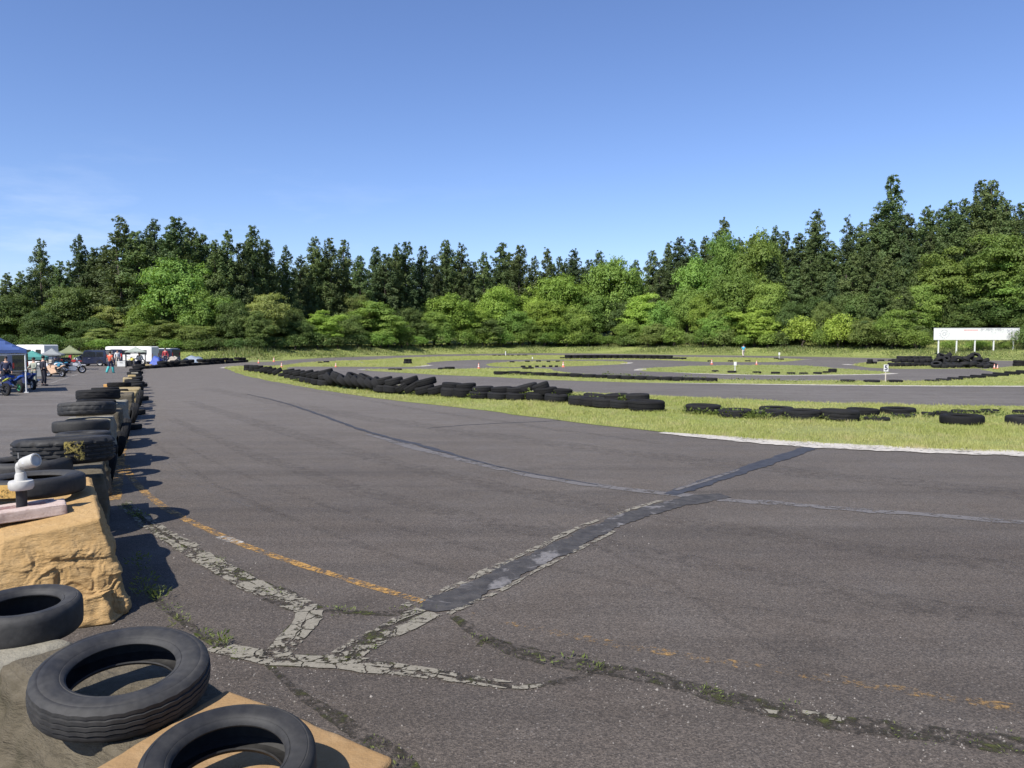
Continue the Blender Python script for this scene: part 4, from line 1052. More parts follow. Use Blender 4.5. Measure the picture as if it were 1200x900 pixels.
# paler grey block further left
pt = [V3((-3.9, 3.35, .80)), V3((-2.72, 3.55, .82)), V3((-2.45, 4.2, .82)), V3((-3.3, 4.75, .80))]
pb = [V3((p.x * 1.03, p.y - .03, 0)) for p in pt]
ob = block('barrier_block', pb, pt, 'pale_block', 30, .03, .10, 6, 0, 3)
tag(ob, 'pale grey concrete block under the smooth tyre at the left edge', 'barrier block', 'blocks of the tyre barrier')
# the tan block at the bottom of the picture
tt = [G(80, 918, .86), V3((-.98, 2.13, .86)), G(462, 886, .85), G(266, 806, .86)]
tt[1] = tt[0] + (tt[2] - tt[3]) * 1.02
tb = [V3((p.x, p.y, 0)) + V3((q[0], q[1], 0)) for p, q in zip(tt, ((-.06, -.06), (.05, -.08), (.08, .02), (-.02, .06)))]
ob = block('barrier_block', tb, tt, 'tan', 56, .022, .05, 8, .01, 3.0)
tag(ob, 'smooth tan painted concrete block at the bottom of the picture', 'barrier block', 'blocks of the tyre barrier')

def near_tyre(px, py, hgt, od, w, rim, style, mat, seg, lean_to_cam=0, lean_az=None, label='', spin=0):
    c = G(px, py, hgt); az = math.degrees(math.atan2(-c.y, -c.x)) if lean_az is None else lean_az
    key = ('near', px); me = tyre_mesh('tyre', od, w, rim, seg, style, px); me.materials.append(MT[mat])
    o = link('tyre', me)
    o.matrix_world = Matrix.Translation(c) @ Matrix.Rotation(R(az), 4, 'Z') @ Matrix.Rotation(R(lean_to_cam), 4, 'Y') @ Matrix.Rotation(spin, 4, 'Z')
    tag(o, label, 'tyre', 'tyres on the near barrier'); return o
near_tyre(144, 796, .965, .740, .160, .60, 'ribs', 'rubber_near', 128, 8.0, None, 'black car tyre with wavy grooves tilted on the grey mossy block')
near_tyre(269, 905, .985, .595, .165, .63, 'smooth', 'rubber_near', 96, 9, None, 'black bald tyre on the tan block at the bottom edge')
near_tyre(28, 722, .90, .610, .190, .62, 'smooth', 'rubber_near', 96, 2, None, 'black smooth motorcycle tyre cut off by the left edge')

# tyres lying along the barrier: (x0, x1, bottom y, diameter, width, style, label)
BAR = [(-42, 69, 589, .98, .20, 'smooth', 'flat black tyre on the ochre block right behind the white sensor'),
       (-40, 57, 566, 1.0, .22, 'smooth', 'black tyre lying behind the sensor tyre, in front of the yellow-marked one'),
       (0, 107, 552, 1.18, .33, 'blocks', 'big black truck tyre with yellow marks on its block tread'),
       (58, 116, 524, .80, .20, 'smooth', 'black smooth tyre half hidden behind the yellow-marked truck tyre'),
       (53, 114, 511, .92, .21, 'smooth', 'smooth black tyre lying below the pale concrete block top'),
       (60, 121, 492, 1.02, .26, 'plain', 'black tyre lying tilted on the pale concrete block top'),
       (84, 126, 479, .82, .17, 'smooth', 'thin tyre with a light top behind the tilted one'),
       (83, 130, 471.5, 1.02, .25, 'plain', 'wide black tyre on the barrier, farthest to jut over the paddock'),
       (103, 133, 461, .80, .15, 'plain', 'thin black tyre behind the wide jutting one'),
       (127, 146, 461, .62, .14, 'plain', 'small tyre at the track side of the barrier below the orange tag'),
       (122, 148, 455, .90, .20, 'plain', 'black tyre with an orange tag on its left side')]
BLK = {}
for i, (x0, x1, yb, od, w, st, lb) in enumerate(BAR):
    Z = od * F / (x1 - x0); c = P((x0 + x1) / 2, yb, Z - od * .35); rest = c.z
    o = tyre((c.x, Z, rest), od, w, 'rubber_near' if i < 6 else 'rubber_dusty', .58, (96 if i == 2 else 64) if i < 6 else 32, st, (2, 1, 4, 2, 4, 6, 2, 5, 3, 2, 3)[i], (118, 118, 118, 118, 118, 118, 40, 118, 118, 118, 118)[i], i * .7, lb, 'tyres on the near barrier')
    BLK[i] = (c.x, Z, rest, od)
# painted marks on the truck tyre's tread and the sensor tyre
def tread_marks(i, a0, a1, z0, z1, n, name, mat, tilt=0):
    x, Z, rest, od = BLK[i]; w = BAR[i][4]; m = MB(); spin = math.degrees(i * .7)
    for k in range(n):
        a = R(a0 + (a1 - a0) * (k + .5) / n - spin - 118); da = R((a1 - a0) / n * .505); r = od / 2 * 1.010 + .003
        vs = [(r * math.cos(a + u * da), r * math.sin(a + u * da), z * w) for u in (-1, -.33, .33, 1) for z in (z0, z1)]
        m.add(vs, [(0, 2, 3, 1), (2, 4, 5, 3), (4, 6, 7, 5)])
    o = m.build(name, mat)
    o.parent = [u for u in bpy.data.objects if u.get('label') == BAR[i][6]][0]
tread_marks(2, -60, -38, -.36, .40, 9, 'painted_marks', 'yellow_mark')
tread_marks(0, -92, -66, -.30, .36, 9, 'painted_marks', 'ochre_mark')
c = P(121, 448, 29.6)
m = MB(); m.box((0, 0, 0), (.20, .10, .12), .2, .02); o = m.build('orange_tag', 'rust_mark', None, False, 40, (BLK[10][0] - .40, BLK[10][1] - .22, BLK[10][2] + .10))
tg = [u for u in bpy.data.objects if u.get('label') == BAR[10][6]][0]
o.parent = tg; o.matrix_parent_inverse = tg.matrix_world.inverted()
# the blocks that carry them
def bar_line(y): return interp(y, [(6, -3.2), (9.2, -5.0), (14, -7.45), (22, -11.0), (30, -14.6), (44, -21.2), (58, -28.0), (66, -31.6)])
blist = [(10.3, 1.5, 'grey_block', .76, 'dark block under the yellow-marked truck tyre'), (12.6, 1.4, 'grey_block', .80, 'grey brown block between the truck tyre and the pale block'), (15.1, 1.7, 'pale_block', .93, 'pale concrete block with a clean light top edge'),
         (17.8, 1.3, 'grey_block', .86, 'grey block behind the pale concrete block'), (20.2, 1.5, 'pale_block', .87, 'pale block under the jutting wide tyre'), (24.2, 1.5, 'grey_block', .82, 'brown grey block behind the jutting wide tyre'),
         (27.3, 1.3, 'yellow_block', .66, 'yellow stained block below the orange tag'), (30.3, 1.5, 'yellow_block', .60, 'yellow stained block under the orange-tagged tyre')]
for i, (Z, L_, mt, h, lb) in enumerate(blist):
    x = bar_line(Z) - .42; a = (bar_line(Z + 1) - bar_line(Z - 1), 2.0)
    ob = block('barrier_block', quad((x, Z), a, L_, .92, 0), quad((x, Z), a, L_, .84, h - .01), mt, 22, .035, .10, 20 + i, .02, 3)
    tag(ob, lb, 'barrier block', 'blocks of the tyre barrier')
# standing and stacked tyres along the track side of that barrier
rb_ = random.Random(3); k = 0
side = [(13.2, 'stand'), (14.2, 'stand'), (16.4, 'stand'), (17.6, 'stand'), (18.9, 'stand'), (21.4, 'flat'), (22.4, 'stand'), (23.3, 'stand'), (25.6, 'flat'), (26.6, 'stand'), (28.6, 'stand'), (29.4, 'stand'), (31.6, 'flat')]
for Z, st in side:
    k += 1; x = bar_line(Z) + .08; od = rb_.uniform(.50, .60)
    tyre((x, Z, 0), od, rb_.uniform(.14, .18), 'rubber_dusty', .58, 28, 'plain', 78 if st == 'stand' else 0, 210 + rb_.uniform(-10, 10), rb_.random(), f'worn tyre {"standing" if st == "stand" else "lying flat"} against the track side of the barrier, {ordn(k)} from the camera', 'tyres at the barrier foot')
# farther part of the barrier: low tyre piles on the asphalt
k = 0; Z = 33.2
while Z < 66:
    x = bar_line(Z) - .35; h = interp(Z, [(33, .42), (44, .16), (66, .15)])
    for lv in range(2 if Z < 42 else 2):
        k += 1; od = rb_.uniform(.66, .82); w = rb_.uniform(.17, .21)
        tyre((x + rb_.uniform(-.22, .22), Z + rb_.uniform(-.2, .2), lv * .195 + (.18 if Z < 40 else 0)), od, w, 'rubber_dusty', .58, 20, 'plain', rb_.uniform(-5, 5) if lv else 0, rb_.uniform(0, 360), rb_.random(), f'worn tyre of the low barrier piles beside the track, {ordn(k)} from the camera', 'tyres in the far barrier piles')
    if Z < 40:
        ob = block('barrier_block', quad((x, Z), (-.5, 1), .9, .7, 0), quad((x, Z), (-.5, 1), .85, .62, .18), 'yellow_block', 8, .02, .12, int(Z), 0, 3)
        tag(ob, f'low yellow stained slab under the tyre pile {int(Z)} metres down the barrier', 'barrier block', 'blocks of the tyre barrier')
    Z += 2.1 + (Z - 33) * .045
# pale painted lumps at the track side there
for i, (px, py, mt) in enumerate(((150, 455, 'yellow_block'), (155, 449, 'yellow_block'), (158, 443, 'pale_block'), (160, 437.5, 'yellow_block'))):
    q = G(px, py); ob = block('barrier_block', quad((q.x, q.y), (-.5, 1), .9, .5, 0), quad((q.x, q.y), (-.5, 1), .8, .42, .55 - .08 * i), mt, 8, .03, .14, 70 + i, 0, 3)
    tag(ob, ('yellow painted lump of concrete nearest the camera on the barrier track side', 'yellow painted lump of concrete just behind the nearest one', 'pale lump of concrete on the far barrier track side', 'last small yellow lump where the barrier bends')[i], 'barrier block', 'blocks of the tyre barrier')
# the row that closes the bend, from the paddock to the grass bank
k = 0; a, b = G(168, 432.2), G(288, 424.2)
NF = 21
for i in range(NF):
    t = i / (NF - 1); q = a.lerp(b, t)
    for lv in range(2):
        if lv and rb_.random() < .30: continue
        k += 1; st = rb_.random() < .3
        tyre((q.x + rb_.uniform(-.12, .12), q.y + rb_.uniform(-.15, .15), lv * .26), rb_.uniform(.78, .95), rb_.uniform(.24, .29), 'rubber_dusty', .58, 20, 'plain', rb_.uniform(-8, 8) if lv else 0, rb_.uniform(0, 360), rb_.random(), f'black tyre in the row closing the far left bend, {ordn(k)} from the left', 'tyres closing the far bend')
for i, (px, py, mt) in enumerate(((176, 430.6, 'yellow_block'), (205, 428.6, 'yellow_block'), (222, 427.8, 'pale_block'), (240, 426.8, 'pale_block'), (250, 426.4, 'pale_block'), (262, 425.8, 'yellow_block'))):
    q = G(px, py); ob = block('kerb_stone', quad((q.x, q.y - .55), (1, .2), .9, .3, 0), quad((q.x, q.y - .55), (1, .2), .8, .24, .32), mt, 6, .03, .2, 90 + i, 0, 3)
    tag(ob, ('yellow', 'yellow', 'pale', 'pale', 'pale', 'yellow')[i] + f' painted stone before the far left tyre row, {ordn(i + 1)} from the left', 'stone', 'painted stones of the far bend')

# ------------------------------------------------------------------ the long tyre wall on the grass island
rt = random.Random(19); WALL = []
def wall(px, py, od, w, tilt, az, z=0.0, dz=0.0):
    q = G(px, py); o = tyre((q.x, q.y + dz, z), od, w * 1.18, 'rubber_dusty', .50, 24, 'plain', tilt, az, rt.random()); WALL.append((px, z, o))
for px, py in ((291, 435.2), (297, 435.8), (303.5, 436.5)):
    wall(px, py, .70, .24, 0, 0); wall(px + rt.uniform(-.5, .5), py, .70, .24, rt.uniform(-4, 4), 0, .24)
for px, py in ((309, 437.6), (314, 438.6), (319, 439.6), (325, 440.6)): wall(px, py, .72, .26, rt.uniform(20, 34), rt.uniform(-20, 20) + 180, 0)
wall(332, 441.6, .66, .2, 8, 180)
for px, py in ((340, 443.8), (347, 445.2), (352, 446.6)):
    wall(px, py, .78, .26, 4, 180); wall(px - 1.5, py, .76, .25, 9, 180, .27)
for px, py in ((359, 448.4), (366, 450), (373, 451.4), (381, 452.8)):
    wall(px, py, .82, .27, 4, 0); wall(px + 1, py, .80, .26, rt.uniform(8, 16), rt.uniform(150, 200), .28)
wall(382, 452.6, .8, .26, 14, 180, .50)
for i in range(8):          # the leaning run
    px = 388 + i * 8.0; py = 453.6 + i * .95; wall(px, py, .86 - .01 * i, .30, 42 + rt.uniform(-7, 7), rt.uniform(-12, 12), 0); 
for px, py in ((396, 454.8), (414, 456.6), (428, 458.4)): wall(px, py, .82, .27, 24, rt.uniform(-20, 30), .28, .15)
for px, py in ((448, 460.3), (460, 461.2)):
    wall(px, py, .86, .30, 5, 0); wall(px + 2, py, .86, .28, 12, 180, .31)
for px, py in ((474, 462), (484, 462.8)): wall(px, py, .84, .28, 30, 180, 0); 
wall(480, 462, .84, .26, 18, 180, .34)
for px, py in ((498, 464), (512, 464.4)): wall(px, py, .9, .30, 14, 180)
wall(500, 463.6, .9, .26, 14, 180, .36)
for px, py in ((528, 465.6), (542, 466.2)): wall(px, py, .86, .34, 3, 0)
wall(530, 465.2, .9, .22, 4, 0, .34); wall(546, 465.6, .9, .20, 5, 180, .33)
for px, py in ((562, 467.2), (584, 468.2), (606, 469.0)): wall(px, py, .92, .25, 2, 0)
for px, py in ((566, 466.6), (588, 467.4), (605, 467.8)): wall(px, py, .92, .20, 3, 180, .25)
wall(617, 467.8, .95, .24, 14, 180, .24); wall(634, 469.4, .70, .30, 20, 180, .26)
for px, py in ((630, 470.2), (652, 472)): wall(px, py, .95, .28, 3, 0)
wall(658, 470.5, .9, .2, 3, 0, .26)
for px, py, od in ((679, 475, .86), (710, 477.6, 1.05)): wall(px, py, od, .30, 1, 0)
wall(700, 473.8, 1.0, .28, 4, 0, 0, .6); wall(757.5, 481.6, 1.28, .32, 1, 0); wall(747, 478.8, .9, .22, 2, 180, .26, .1)
wall(694, 476.4, .95, .27, 2, 0); wall(728, 478.6, .95, .26, 2, 0); wall(640, 470.4, .9, .24, 6, 180, .24); wall(722, 476.6, .9, .20, 4, 180, .22)
WALL.sort(key=lambda t: (t[0], t[1]))
for i, (px, z, o) in enumerate(WALL):
    tag(o, f'{"upper" if z > .1 else "lower"} black tyre in the long wall on the grass island, {ordn(i + 1)} from the left', None, 'tyres of the island wall')
# single tyres lying in the grass to the right of it
ROW = [(807, 850, 486, .30), (846, 887, 490.5, .26), (895, 935, 485, .20), (888, 926, 491.5, .24), (924, 969, 493.5, .30), (968, 1014, 494.5, .32), (999, 1036, 488, .22), (1018, 1048, 493.8, .10), (1040, 1080, 487, .22), (1052, 1078, 489.8, .10), (1083, 1098, 488.8, .14), (1099, 1120, 487.8, .14),
       (1119, 1136, 485, .12), (1137, 1152, 485, .10), (1154, 1175, 484.6, .12), (1192, 1210, 485.5, .12), (1114, 1162, 499, .27), (1194, 1244, 500.5, .27)]
SPEC = {16: 'lone round-shouldered tyre lying in the grass apart from the row', 17: 'tyre lying in the grass, cut off by the right edge'}
for i, (x0, x1, yb, w) in enumerate(ROW):
    q = G((x0 + x1) / 2, yb); od = (x1 - x0) / F * q.y
    tyre((q.x, q.y + od * .4, 0), od, max(w, .2), 'rubber_dusty', .58, 30, 'smooth' if i >= 16 else 'plain', rt.uniform(-2, 2), 0, rt.random(), SPEC.get(i, f'tyre lying in the grass beside the near kerb, {ordn(i + 1)} of the row from the left'), 'tyres lying in the grass', max(0, .2 - w))
# half sunken row between the two back tracks
MID = [(578, 596, 439.2), (593, 610, 438.9), (608, 624, 439.6), (622, 640, 440.3), (638, 655, 441), (653, 669, 441.7), (667, 684, 442.2), (682, 700, 442.8), (698, 714, 443.4), (712, 730, 444.2), (728, 746, 444.9), (744, 760, 445.4), (758, 775, 445.8),
       (773, 790, 446.3), (788, 803, 446.7), (801, 815, 446.9), (813, 827, 447.2), (826, 842, 447.4)]
for i, (x0, x1, yb) in enumerate(MID):
    q = G((x0 + x1) / 2, yb); od = (x1 - x0) / F * q.y
    tyre((q.x, q.y + od * .3, 0), od, .26, 'rubber_dusty', .58, 22, 'plain', rt.uniform(-3, 3), rt.uniform(0, 360), rt.random(), f'half sunken tyre in the row between the back tracks, {ordn(i + 1)} from the left', 'half sunken tyre row', .04)
RGT = [(987, 1004, 447.9), (1015, 1033, 448.2), (1043, 1060, 448.2)]
for i, (x0, x1, yb) in enumerate(RGT):
    q = G((x0 + x1) / 2, yb); od = (x1 - x0) / F * q.y
    tyre((q.x, q.y + od * .3, 0), od, .24, 'rubber_dusty', .58, 22, 'plain', 0, 0, rt.random(), ('flat tyre left of the number post, the farther one', 'flat tyre just left of the number post', 'flat tyre just right of the number post')[i], 'tyres by the number post', .10)
for i in range(9):
    px = 1095 + i * 13.5; yb = 447.3 - i * 1.05 - (i / 9) ** 2 * .6; q = G(px, yb); od = 14.5 / F * q.y * 1.15
    tyre((q.x, q.y + od * .3, 0), od, .25, 'rubber_dusty', .58, 22, 'plain', 2, 0, rt.random(), f'tyre in the curved row right of the number post, {ordn(i + 1)} from the left', 'curved tyre row at right', max(0, .16 - .02 * i))
# scattered markers on the far loops
SCAT = [(513, 522, 433, 'on the strip beyond the wall, left of the pair'), (521, 533, 432.6, 'on the strip beyond the wall, right of the pair'), (455, 463, 434, 'left one of two on the strip behind the wall'), (463, 471, 434, 'right one of two on the strip behind the wall'),
        (372.5, 378, 425.6, 'left one of the tiny pair in the far left verge'), (379, 386, 424.8, 'right one of the tiny pair in the far left verge'), (597, 603, 425.0, 'first marker of the upper loop row'), (615, 621, 424.3, 'second marker of the upper loop row'),
        (628, 634, 424.0, 'third marker of the upper loop row'), (640.5, 645, 424.3, 'fourth marker of the upper loop row'), (651, 656.5, 424.2, 'fifth marker of the upper loop row'), (610, 616, 430.4, 'first marker of the lower loop row'), (619, 623, 430.3, 'second marker of the lower loop row'),
        (627, 631.5, 430.3, 'third marker of the lower loop row'), (635, 639.5, 430.2, 'fourth marker of the lower loop row'), (643, 647.5, 430.2, 'fifth marker of the lower loop row'), (650, 654, 430.2, 'sixth marker of the lower loop row'), (612, 618.5, 432.4, 'left one of the pair below the lower loop row'),
        (618, 625.5, 432.4, 'right one of the pair below the lower loop row'), (577, 582, 417, 'first of the far straight markers'), (583.5, 587.5, 417, 'second of the far straight markers'), (588.5, 592, 416.9, 'third of the far straight markers'), (593.5, 597, 416.9, 'fourth of the far straight markers'),
        (598.5, 602, 416.9, 'fifth of the far straight markers'), (606, 610, 416.8, 'sixth of the far straight markers'), (612, 618, 416.8, 'seventh of the far straight markers'), (834, 842, 436.2, 'faint one left of the blank white marker board'), (852.5, 863, 436.9, 'at the foot of the blank white marker board'),
        (882, 892, 437.7, 'first marker of the white-lined inner kerb'), (903.5, 914, 438.2, 'second marker of the white-lined inner kerb'), (922, 932, 438.8, 'third marker of the white-lined inner kerb'), (936.5, 946.5, 439, 'fourth marker of the white-lined inner kerb'), (953, 963, 438.5, 'fifth marker of the white-lined inner kerb'),
        (964, 974, 437.6, 'sixth marker of the white-lined inner kerb'), (829, 834, 423.9, 'left of the far cone at the hairpin'), (853, 859, 423.9, 'first between the two far cones'), (873, 879.5, 423.8, 'second between the two far cones'), (907, 912.5, 420.7, 'left one by the far white post'), (911.5, 918.5, 421.7, 'right one by the far white post'),
        (1028.5, 1036, 423, 'left flat one behind the double black tyre'), (1041, 1046.5, 423, 'right flat one behind the double black tyre'), (656, 662.5, 419.9, 'flat one at the left end of the long far row')]
for x0, x1, yb, lb in SCAT:
    q = G((x0 + x1) / 2, yb); od = (x1 - x0) / F * q.y
    tyre((q.x, q.y, 0), od, .26, 'rubber_dusty', .58, 18, 'plain', 0, 0, rt.random(), 'small flat tyre, ' + lb, 'marker tyres on the far loops', .10 if od < .85 else .06)
for i, (px, py, z) in enumerate(((475.4, 426.2, 0), (480.2, 426.2, 0), (476, 426, .24), (480, 426, .24), (1018.6, 426.6, 0), (1019.5, 426.6, .26), (1024.4, 426.5, 0))):
    q = G(px, py); tyre((q.x, q.y, z), .48 if i < 4 else .55, .25, 'rubber_dusty', .5, 18, 'plain', 0, 0, 0, ('lower left tyre of the square stack on the far left verge', 'lower right tyre of the square stack on the far left verge', 'upper left tyre of the square stack on the far left verge', 'upper right tyre of the square stack on the far left verge',
        'lower tyre of the small stack left of the big heap', 'upper tyre of the small stack left of the big heap', 'single tyre right of the small stack by the big heap')[i], 'small tyre stacks on the verges')
q = G(975.5, 436.6); tyre((q.x, q.y, 0), .62, .30, 'rubber_dusty', .55, 20, 'plain', 0, 0, 0, 'thick black tyre lying at the right end of the inner kerb markers', 'marker tyres on the far loops')
# the long far row of double tyres
k = 0
for i in range(18):
    t = i / 17; px = 666 + 134 * t; py = 420.4 + .9 * t - .5 * math.sin(t * PI); q = G(px, py)
    for lv in (0, 1):
        if lv and (i > 15): continue
        k += 1; tyre((q.x, q.y, lv * .25), rt.uniform(.92, 1.0), .25, 'rubber_dusty', .55, 18, 'plain', 0, 0, rt.random(), f'{"upper" if lv else "lower"} tyre of the long far double row, {ordn(i + 1)} stack from the left', 'long far double tyre row')
# the big heap at right
HEAP = []
def heap(px, py, z, od, w, tilt, az, dz=0):
    q = G(px, py); HEAP.append((px, z, tyre((q.x, q.y + dz, z), od, w, 'rubber', .55, 20, 'plain', tilt, az, rt.random())))
for i in range(7): heap(1046 + i * 7.6, 429.6 - i * .12, 0, .9, .34, rt.uniform(-6, 10), rt.uniform(0, 360))
for i in range(6): heap(1052 + i * 7.2, 429.0, .34, .9, .34, rt.uniform(-8, 10), rt.uniform(0, 360), .2)
for i in range(5): heap(1058 + i * 7.4, 428.8, .62, .88, .30, rt.uniform(-6, 8), rt.uniform(0, 360), .3)
for i in range(9): heap(1097 + i * 8.1, 431.4, 0, .92, .32, rt.uniform(0, 25), rt.uniform(0, 360))
for i in range(8): heap(1102 + i * 7.6, 430.8, .28, .90, .32, rt.uniform(0, 40), rt.uniform(0, 360), .3)
for px, z in ((1107, .50), (1113, .58), (1120, .52), (1139, .46), (1146, .54)): heap(px, 430.4, z, .92, .34, rt.uniform(5, 45), rt.uniform(0, 360), .5)
heap(1100, 430.6, 0, .95, .3, 70, 200, -.4)
HEAP.sort(key=lambda t: (t[0], t[1]))
for i, (px, z, o) in enumerate(HEAP): tag(o, f'black tyre {"on top of" if z > .5 else "inside" if z > .1 else "low in"} the big right-hand heap, {ordn(i + 1)} from the left', None, 'big tyre heap')
for i, (px, lv) in enumerate(((1193.5, 0), (1206, 0), (1194, 1), (1206, 1))):
    q = G(px, 429.4); tyre((q.x, q.y, lv * .28), .95, .28, 'rubber_dusty', .55, 20, 'plain', 2, 0, 0, ('lower left', 'lower right', 'upper left', 'upper right')[i] + ' tyre of the stack cut off by the right edge', 'stack at the right edge')
# ------------------------------------------------------------------ the timing sensor on the ochre block
def on_block(px, py, h): return G(px, py, h)
bq = on_block(26, 604, .82)          # the pale board it stands in
e = empty('surveillance_sensor', (bq.x, bq.y, bq.z - .10)); tag(e, 'white bullet camera on a black pole standing on the ochre block', 'camera'); e.scale = (.84, .84, .88)
zs = bq.y / F                         # metres per pixel there
m = MB(); m.lathe([(.0, .0), (.085, .0), (.075, .05), (.056, .12), (.056, .36), (.062, .42), (0, .42)], 24); m.build('pole', 'black_plastic', e, True)
m = MB(); m.lathe([(0, .40), (.112, .40), (.128, .425), (.128, .475), (.120, .495), (.04, .505), (0, .505)], 36); m.build('mount_ring', 'white_plastic', e, True)
m = MB(); m.lathe([(.065, .50), (.058, .56), (.048, .585), (0, .60)], 24); m.build('swivel_base', 'white_plastic', e, True)
m = MB(); m.tube([(-.005, 0, .57), (-.01, 0, .64), (.02, -.01, .672)], [.042, .046, .036], 14); m.ball((.0, 0, .655), (.052, .052, .052), 16, 10); m.build('bracket', 'white_plastic', e, True)
hb = Matrix.Translation((.10, -.02, .700)) @ Matrix.Rotation(R(-14), 4, 'Z') @ Matrix.Rotation(R(76), 4, 'Y')
m = MB(); m.lathe([(0, -.10), (.045, -.10), (.058, -.08), (.066, -.04), (.074, .06), (.077, .10), (.073, .118), (.060, .122), (.058, .105), (0, .105)], 28, hb); hd = m.build('camera_head', 'white_plastic', e, True)
m = MB(); m.box((0, 0, 0), (.012, .026, .10), None, .004); o = m.build('label_plate', 'grey_ink', hd); o.matrix_local = Matrix.Translation((.118, -.090, .710)) @ Matrix.Rotation(R(-14), 4, 'Z') @ Matrix.Rotation(R(76), 4, 'Y') @ Matrix.Rotation(R(-90), 4, 'Z')
m = MB(); m.tube([(-.02, 0, .74), (-.02, 0, .80)], .003, 6); m.build('aerial', 'white_plastic', e)
cpts = [V3((.075, -.02, .20)), V3((.115, -.05, .215)), V3((.11, -.10, .15)), V3((.04, -.22, .055)), V3((-.05, -.42, .045)), V3((-.15, -.62, -.04)), V3((-.25, -.85, -.25)), V3((-.34, -1.0, -.5))]
m = MB(); m.tube(smoothline(cpts, 3), .0085, 8); m.build('cable', 'black_plastic', e, True)
# pale split board clamped round its foot
b0, b1 = G(-34, 617, .80), G(78, 601, .83)
ax = (b1 - b0).normalized(); nn = V3((-ax.y, ax.x, 0)).normalized()
def bar(off, L0, L1, wd, z0, z1): 
    p = [b0 + ax * L0 + nn * (off - wd / 2), b0 + ax * L1 + nn * (off - wd / 2), b0 + ax * L1 + nn * (off + wd / 2), b0 + ax * L0 + nn * (off + wd / 2)]
    return [V3((q.x, q.y, q.z + z0)) for q in p], [V3((q.x, q.y, q.z + z1)) for q in p]
LL = (b1 - b0).length
e2 = empty('split_board', tuple(b0)); tag(e2, 'pale pinkish split board lying at the foot of the white sensor', 'board')
for nm, a in (('near_plank', bar(-.02, 0, LL, .16, .002, .105)), ('far_plank', bar(.30, .1, LL - .08, .10, .002, .10)), ('end_plank', bar(.14, LL - .16, LL, .30, .004, .095))):
    o = block(nm, a[0], a[1], 'pinkwood', 14, .008, .12, len(nm), 0, 9); o.parent = e2; o.matrix_parent_inverse = Matrix.Translation(b0).inverted()
o = block('inner_board', *bar(.14, .1, LL - .16, .22, .001, .03), 'red_paint', 6, .004, .1, 3, 0, 9); o.parent = e2; o.matrix_parent_inverse = Matrix.Translation(b0).inverted()

# ------------------------------------------------------------------ cones, posts, signs
def cone(px, yb, hpx, lb, mat='cone', stripes=True):
    q = G(px, yb); h = .86 * hpx / F * q.y; e = empty('traffic_cone', (q.x, q.y, .012)); k = h / .7
    e.scale = (k, k, k); tag(e, lb, 'cone', 'traffic cones on the circuit')
    m = MB(); m.box((0, 0, .02), (.38, .38, .04), None, .012); m.build('base', mat, e)
    m = MB(); m.lathe([(.15, .04), (.13, .07), (.032, .69), (.028, .70), (0, .70)], 20); m.build('body', mat, e, True)
    if stripes:
        m = MB()
        for z0, z1 in ((.24, .36), (.46, .56)):
            r0, r1 = .13 - .098 * (z0 - .07) / .62 + .004, .13 - .098 * (z1 - .07) / .62 + .004
            m.lathe([(r0 - .006, z0 - .001), (r0, z0), (r1, z1), (r1 - .006, z1 + .001)], 20)
        m.build('white_band', 'white', e, True)
for q in ((303, 425.6, 5.2, 'small red cone beside the far left kerb'), (321, 424.0, 6.2, 'pale striped cone at the far left bank'), (330, 430.6, 6.6, 'red cone on the tip of the grass island'), (393.5, 430.2, 6.0, 'orange cone on the verge behind the tyre wall'), (561, 432.2, 7.6, 'red and white cone at the loop entry'),
          (660, 430.4, 8.0, 'orange cone at the right of the lower loop markers'), (834, 427.2, 7.2, 'red cone left of the blank marker board'), (886.5, 427.6, 6.0, 'red cone right of the blank marker board'), (1165.2, 432.3, 6.6, 'left red cone at the right end of the big tyre heap'), (1168.8, 432.6, 6.2, 'right red cone at the right end of the big tyre heap')):
    cone(*q)
def post_sign(px, yb, yt, wpx, hpx, lb, text=None, name='marker_sign'):
    q = G(px, yb); k = q.y / F; H = (yb - yt) * k; w, h = wpx * k, hpx * k
    e = empty(name, (q.x, q.y, 0)); tag(e, lb, 'sign')
    m = MB(); m.box((0, 0, H / 2), (.05, .05, H), None, .006); m.build('post', 'cream_cloth' if text else 'white', e)
    m = MB(); m.box((0, -.04, H - h / 2), (w, .02, h), None, .004); pl = m.build('board', 'white', e)
    if text:
        cu = bpy.data.curves.new('digit', 'FONT'); cu.body = text; cu.size = h * .98; cu.align_x = 'CENTER'; cu.align_y = 'CENTER'; cu.extrude = .003; cu.offset = .012
        tmp = bpy.data.objects.new('tmp', cu); COL.objects.link(tmp); dg = bpy.context.evaluated_depsgraph_get(); me = bpy.data.meshes.new_from_object(tmp.evaluated_get(dg)); bpy.data.objects.remove(tmp)
        o = link('number', me, None, pl); me.materials.clear(); me.materials.append(MT['number_ink']); o.location = (0, -.056, H - h * .5); o.rotation_euler = (PI / 2, 0, 0)
post_sign(1037.5, 447.8, 427.2, 5.4, 8.0, 'white number 5 sign on a thin pale post between flat tyres', '5', 'number_sign')
post_sign(861.2, 436.6, 424.0, 3.2, 4.4, 'blank white marker board on a post inside the loop')
post_sign(913, 421.0, 413.0, 1.9, 3.0, 'small blank white board on the far verge')
for px, yb, yt, lb in ((592.5, 416.4, 411.6, 'thin white post beside the far straight markers'), (624, 421.0, 418.4, 'short white post above the upper loop markers')):
    q = G(px, yb); H = (yb - yt) * q.y / F; m = MB(); m.tube([(0, 0, 0), (0, 0, H * .8), (0, 0, H)], [.07, .07, .05], 10); o = m.build('marker_post', 'white', None, True, 40, (q.x, q.y, 0)); tag(o, lb, 'post')
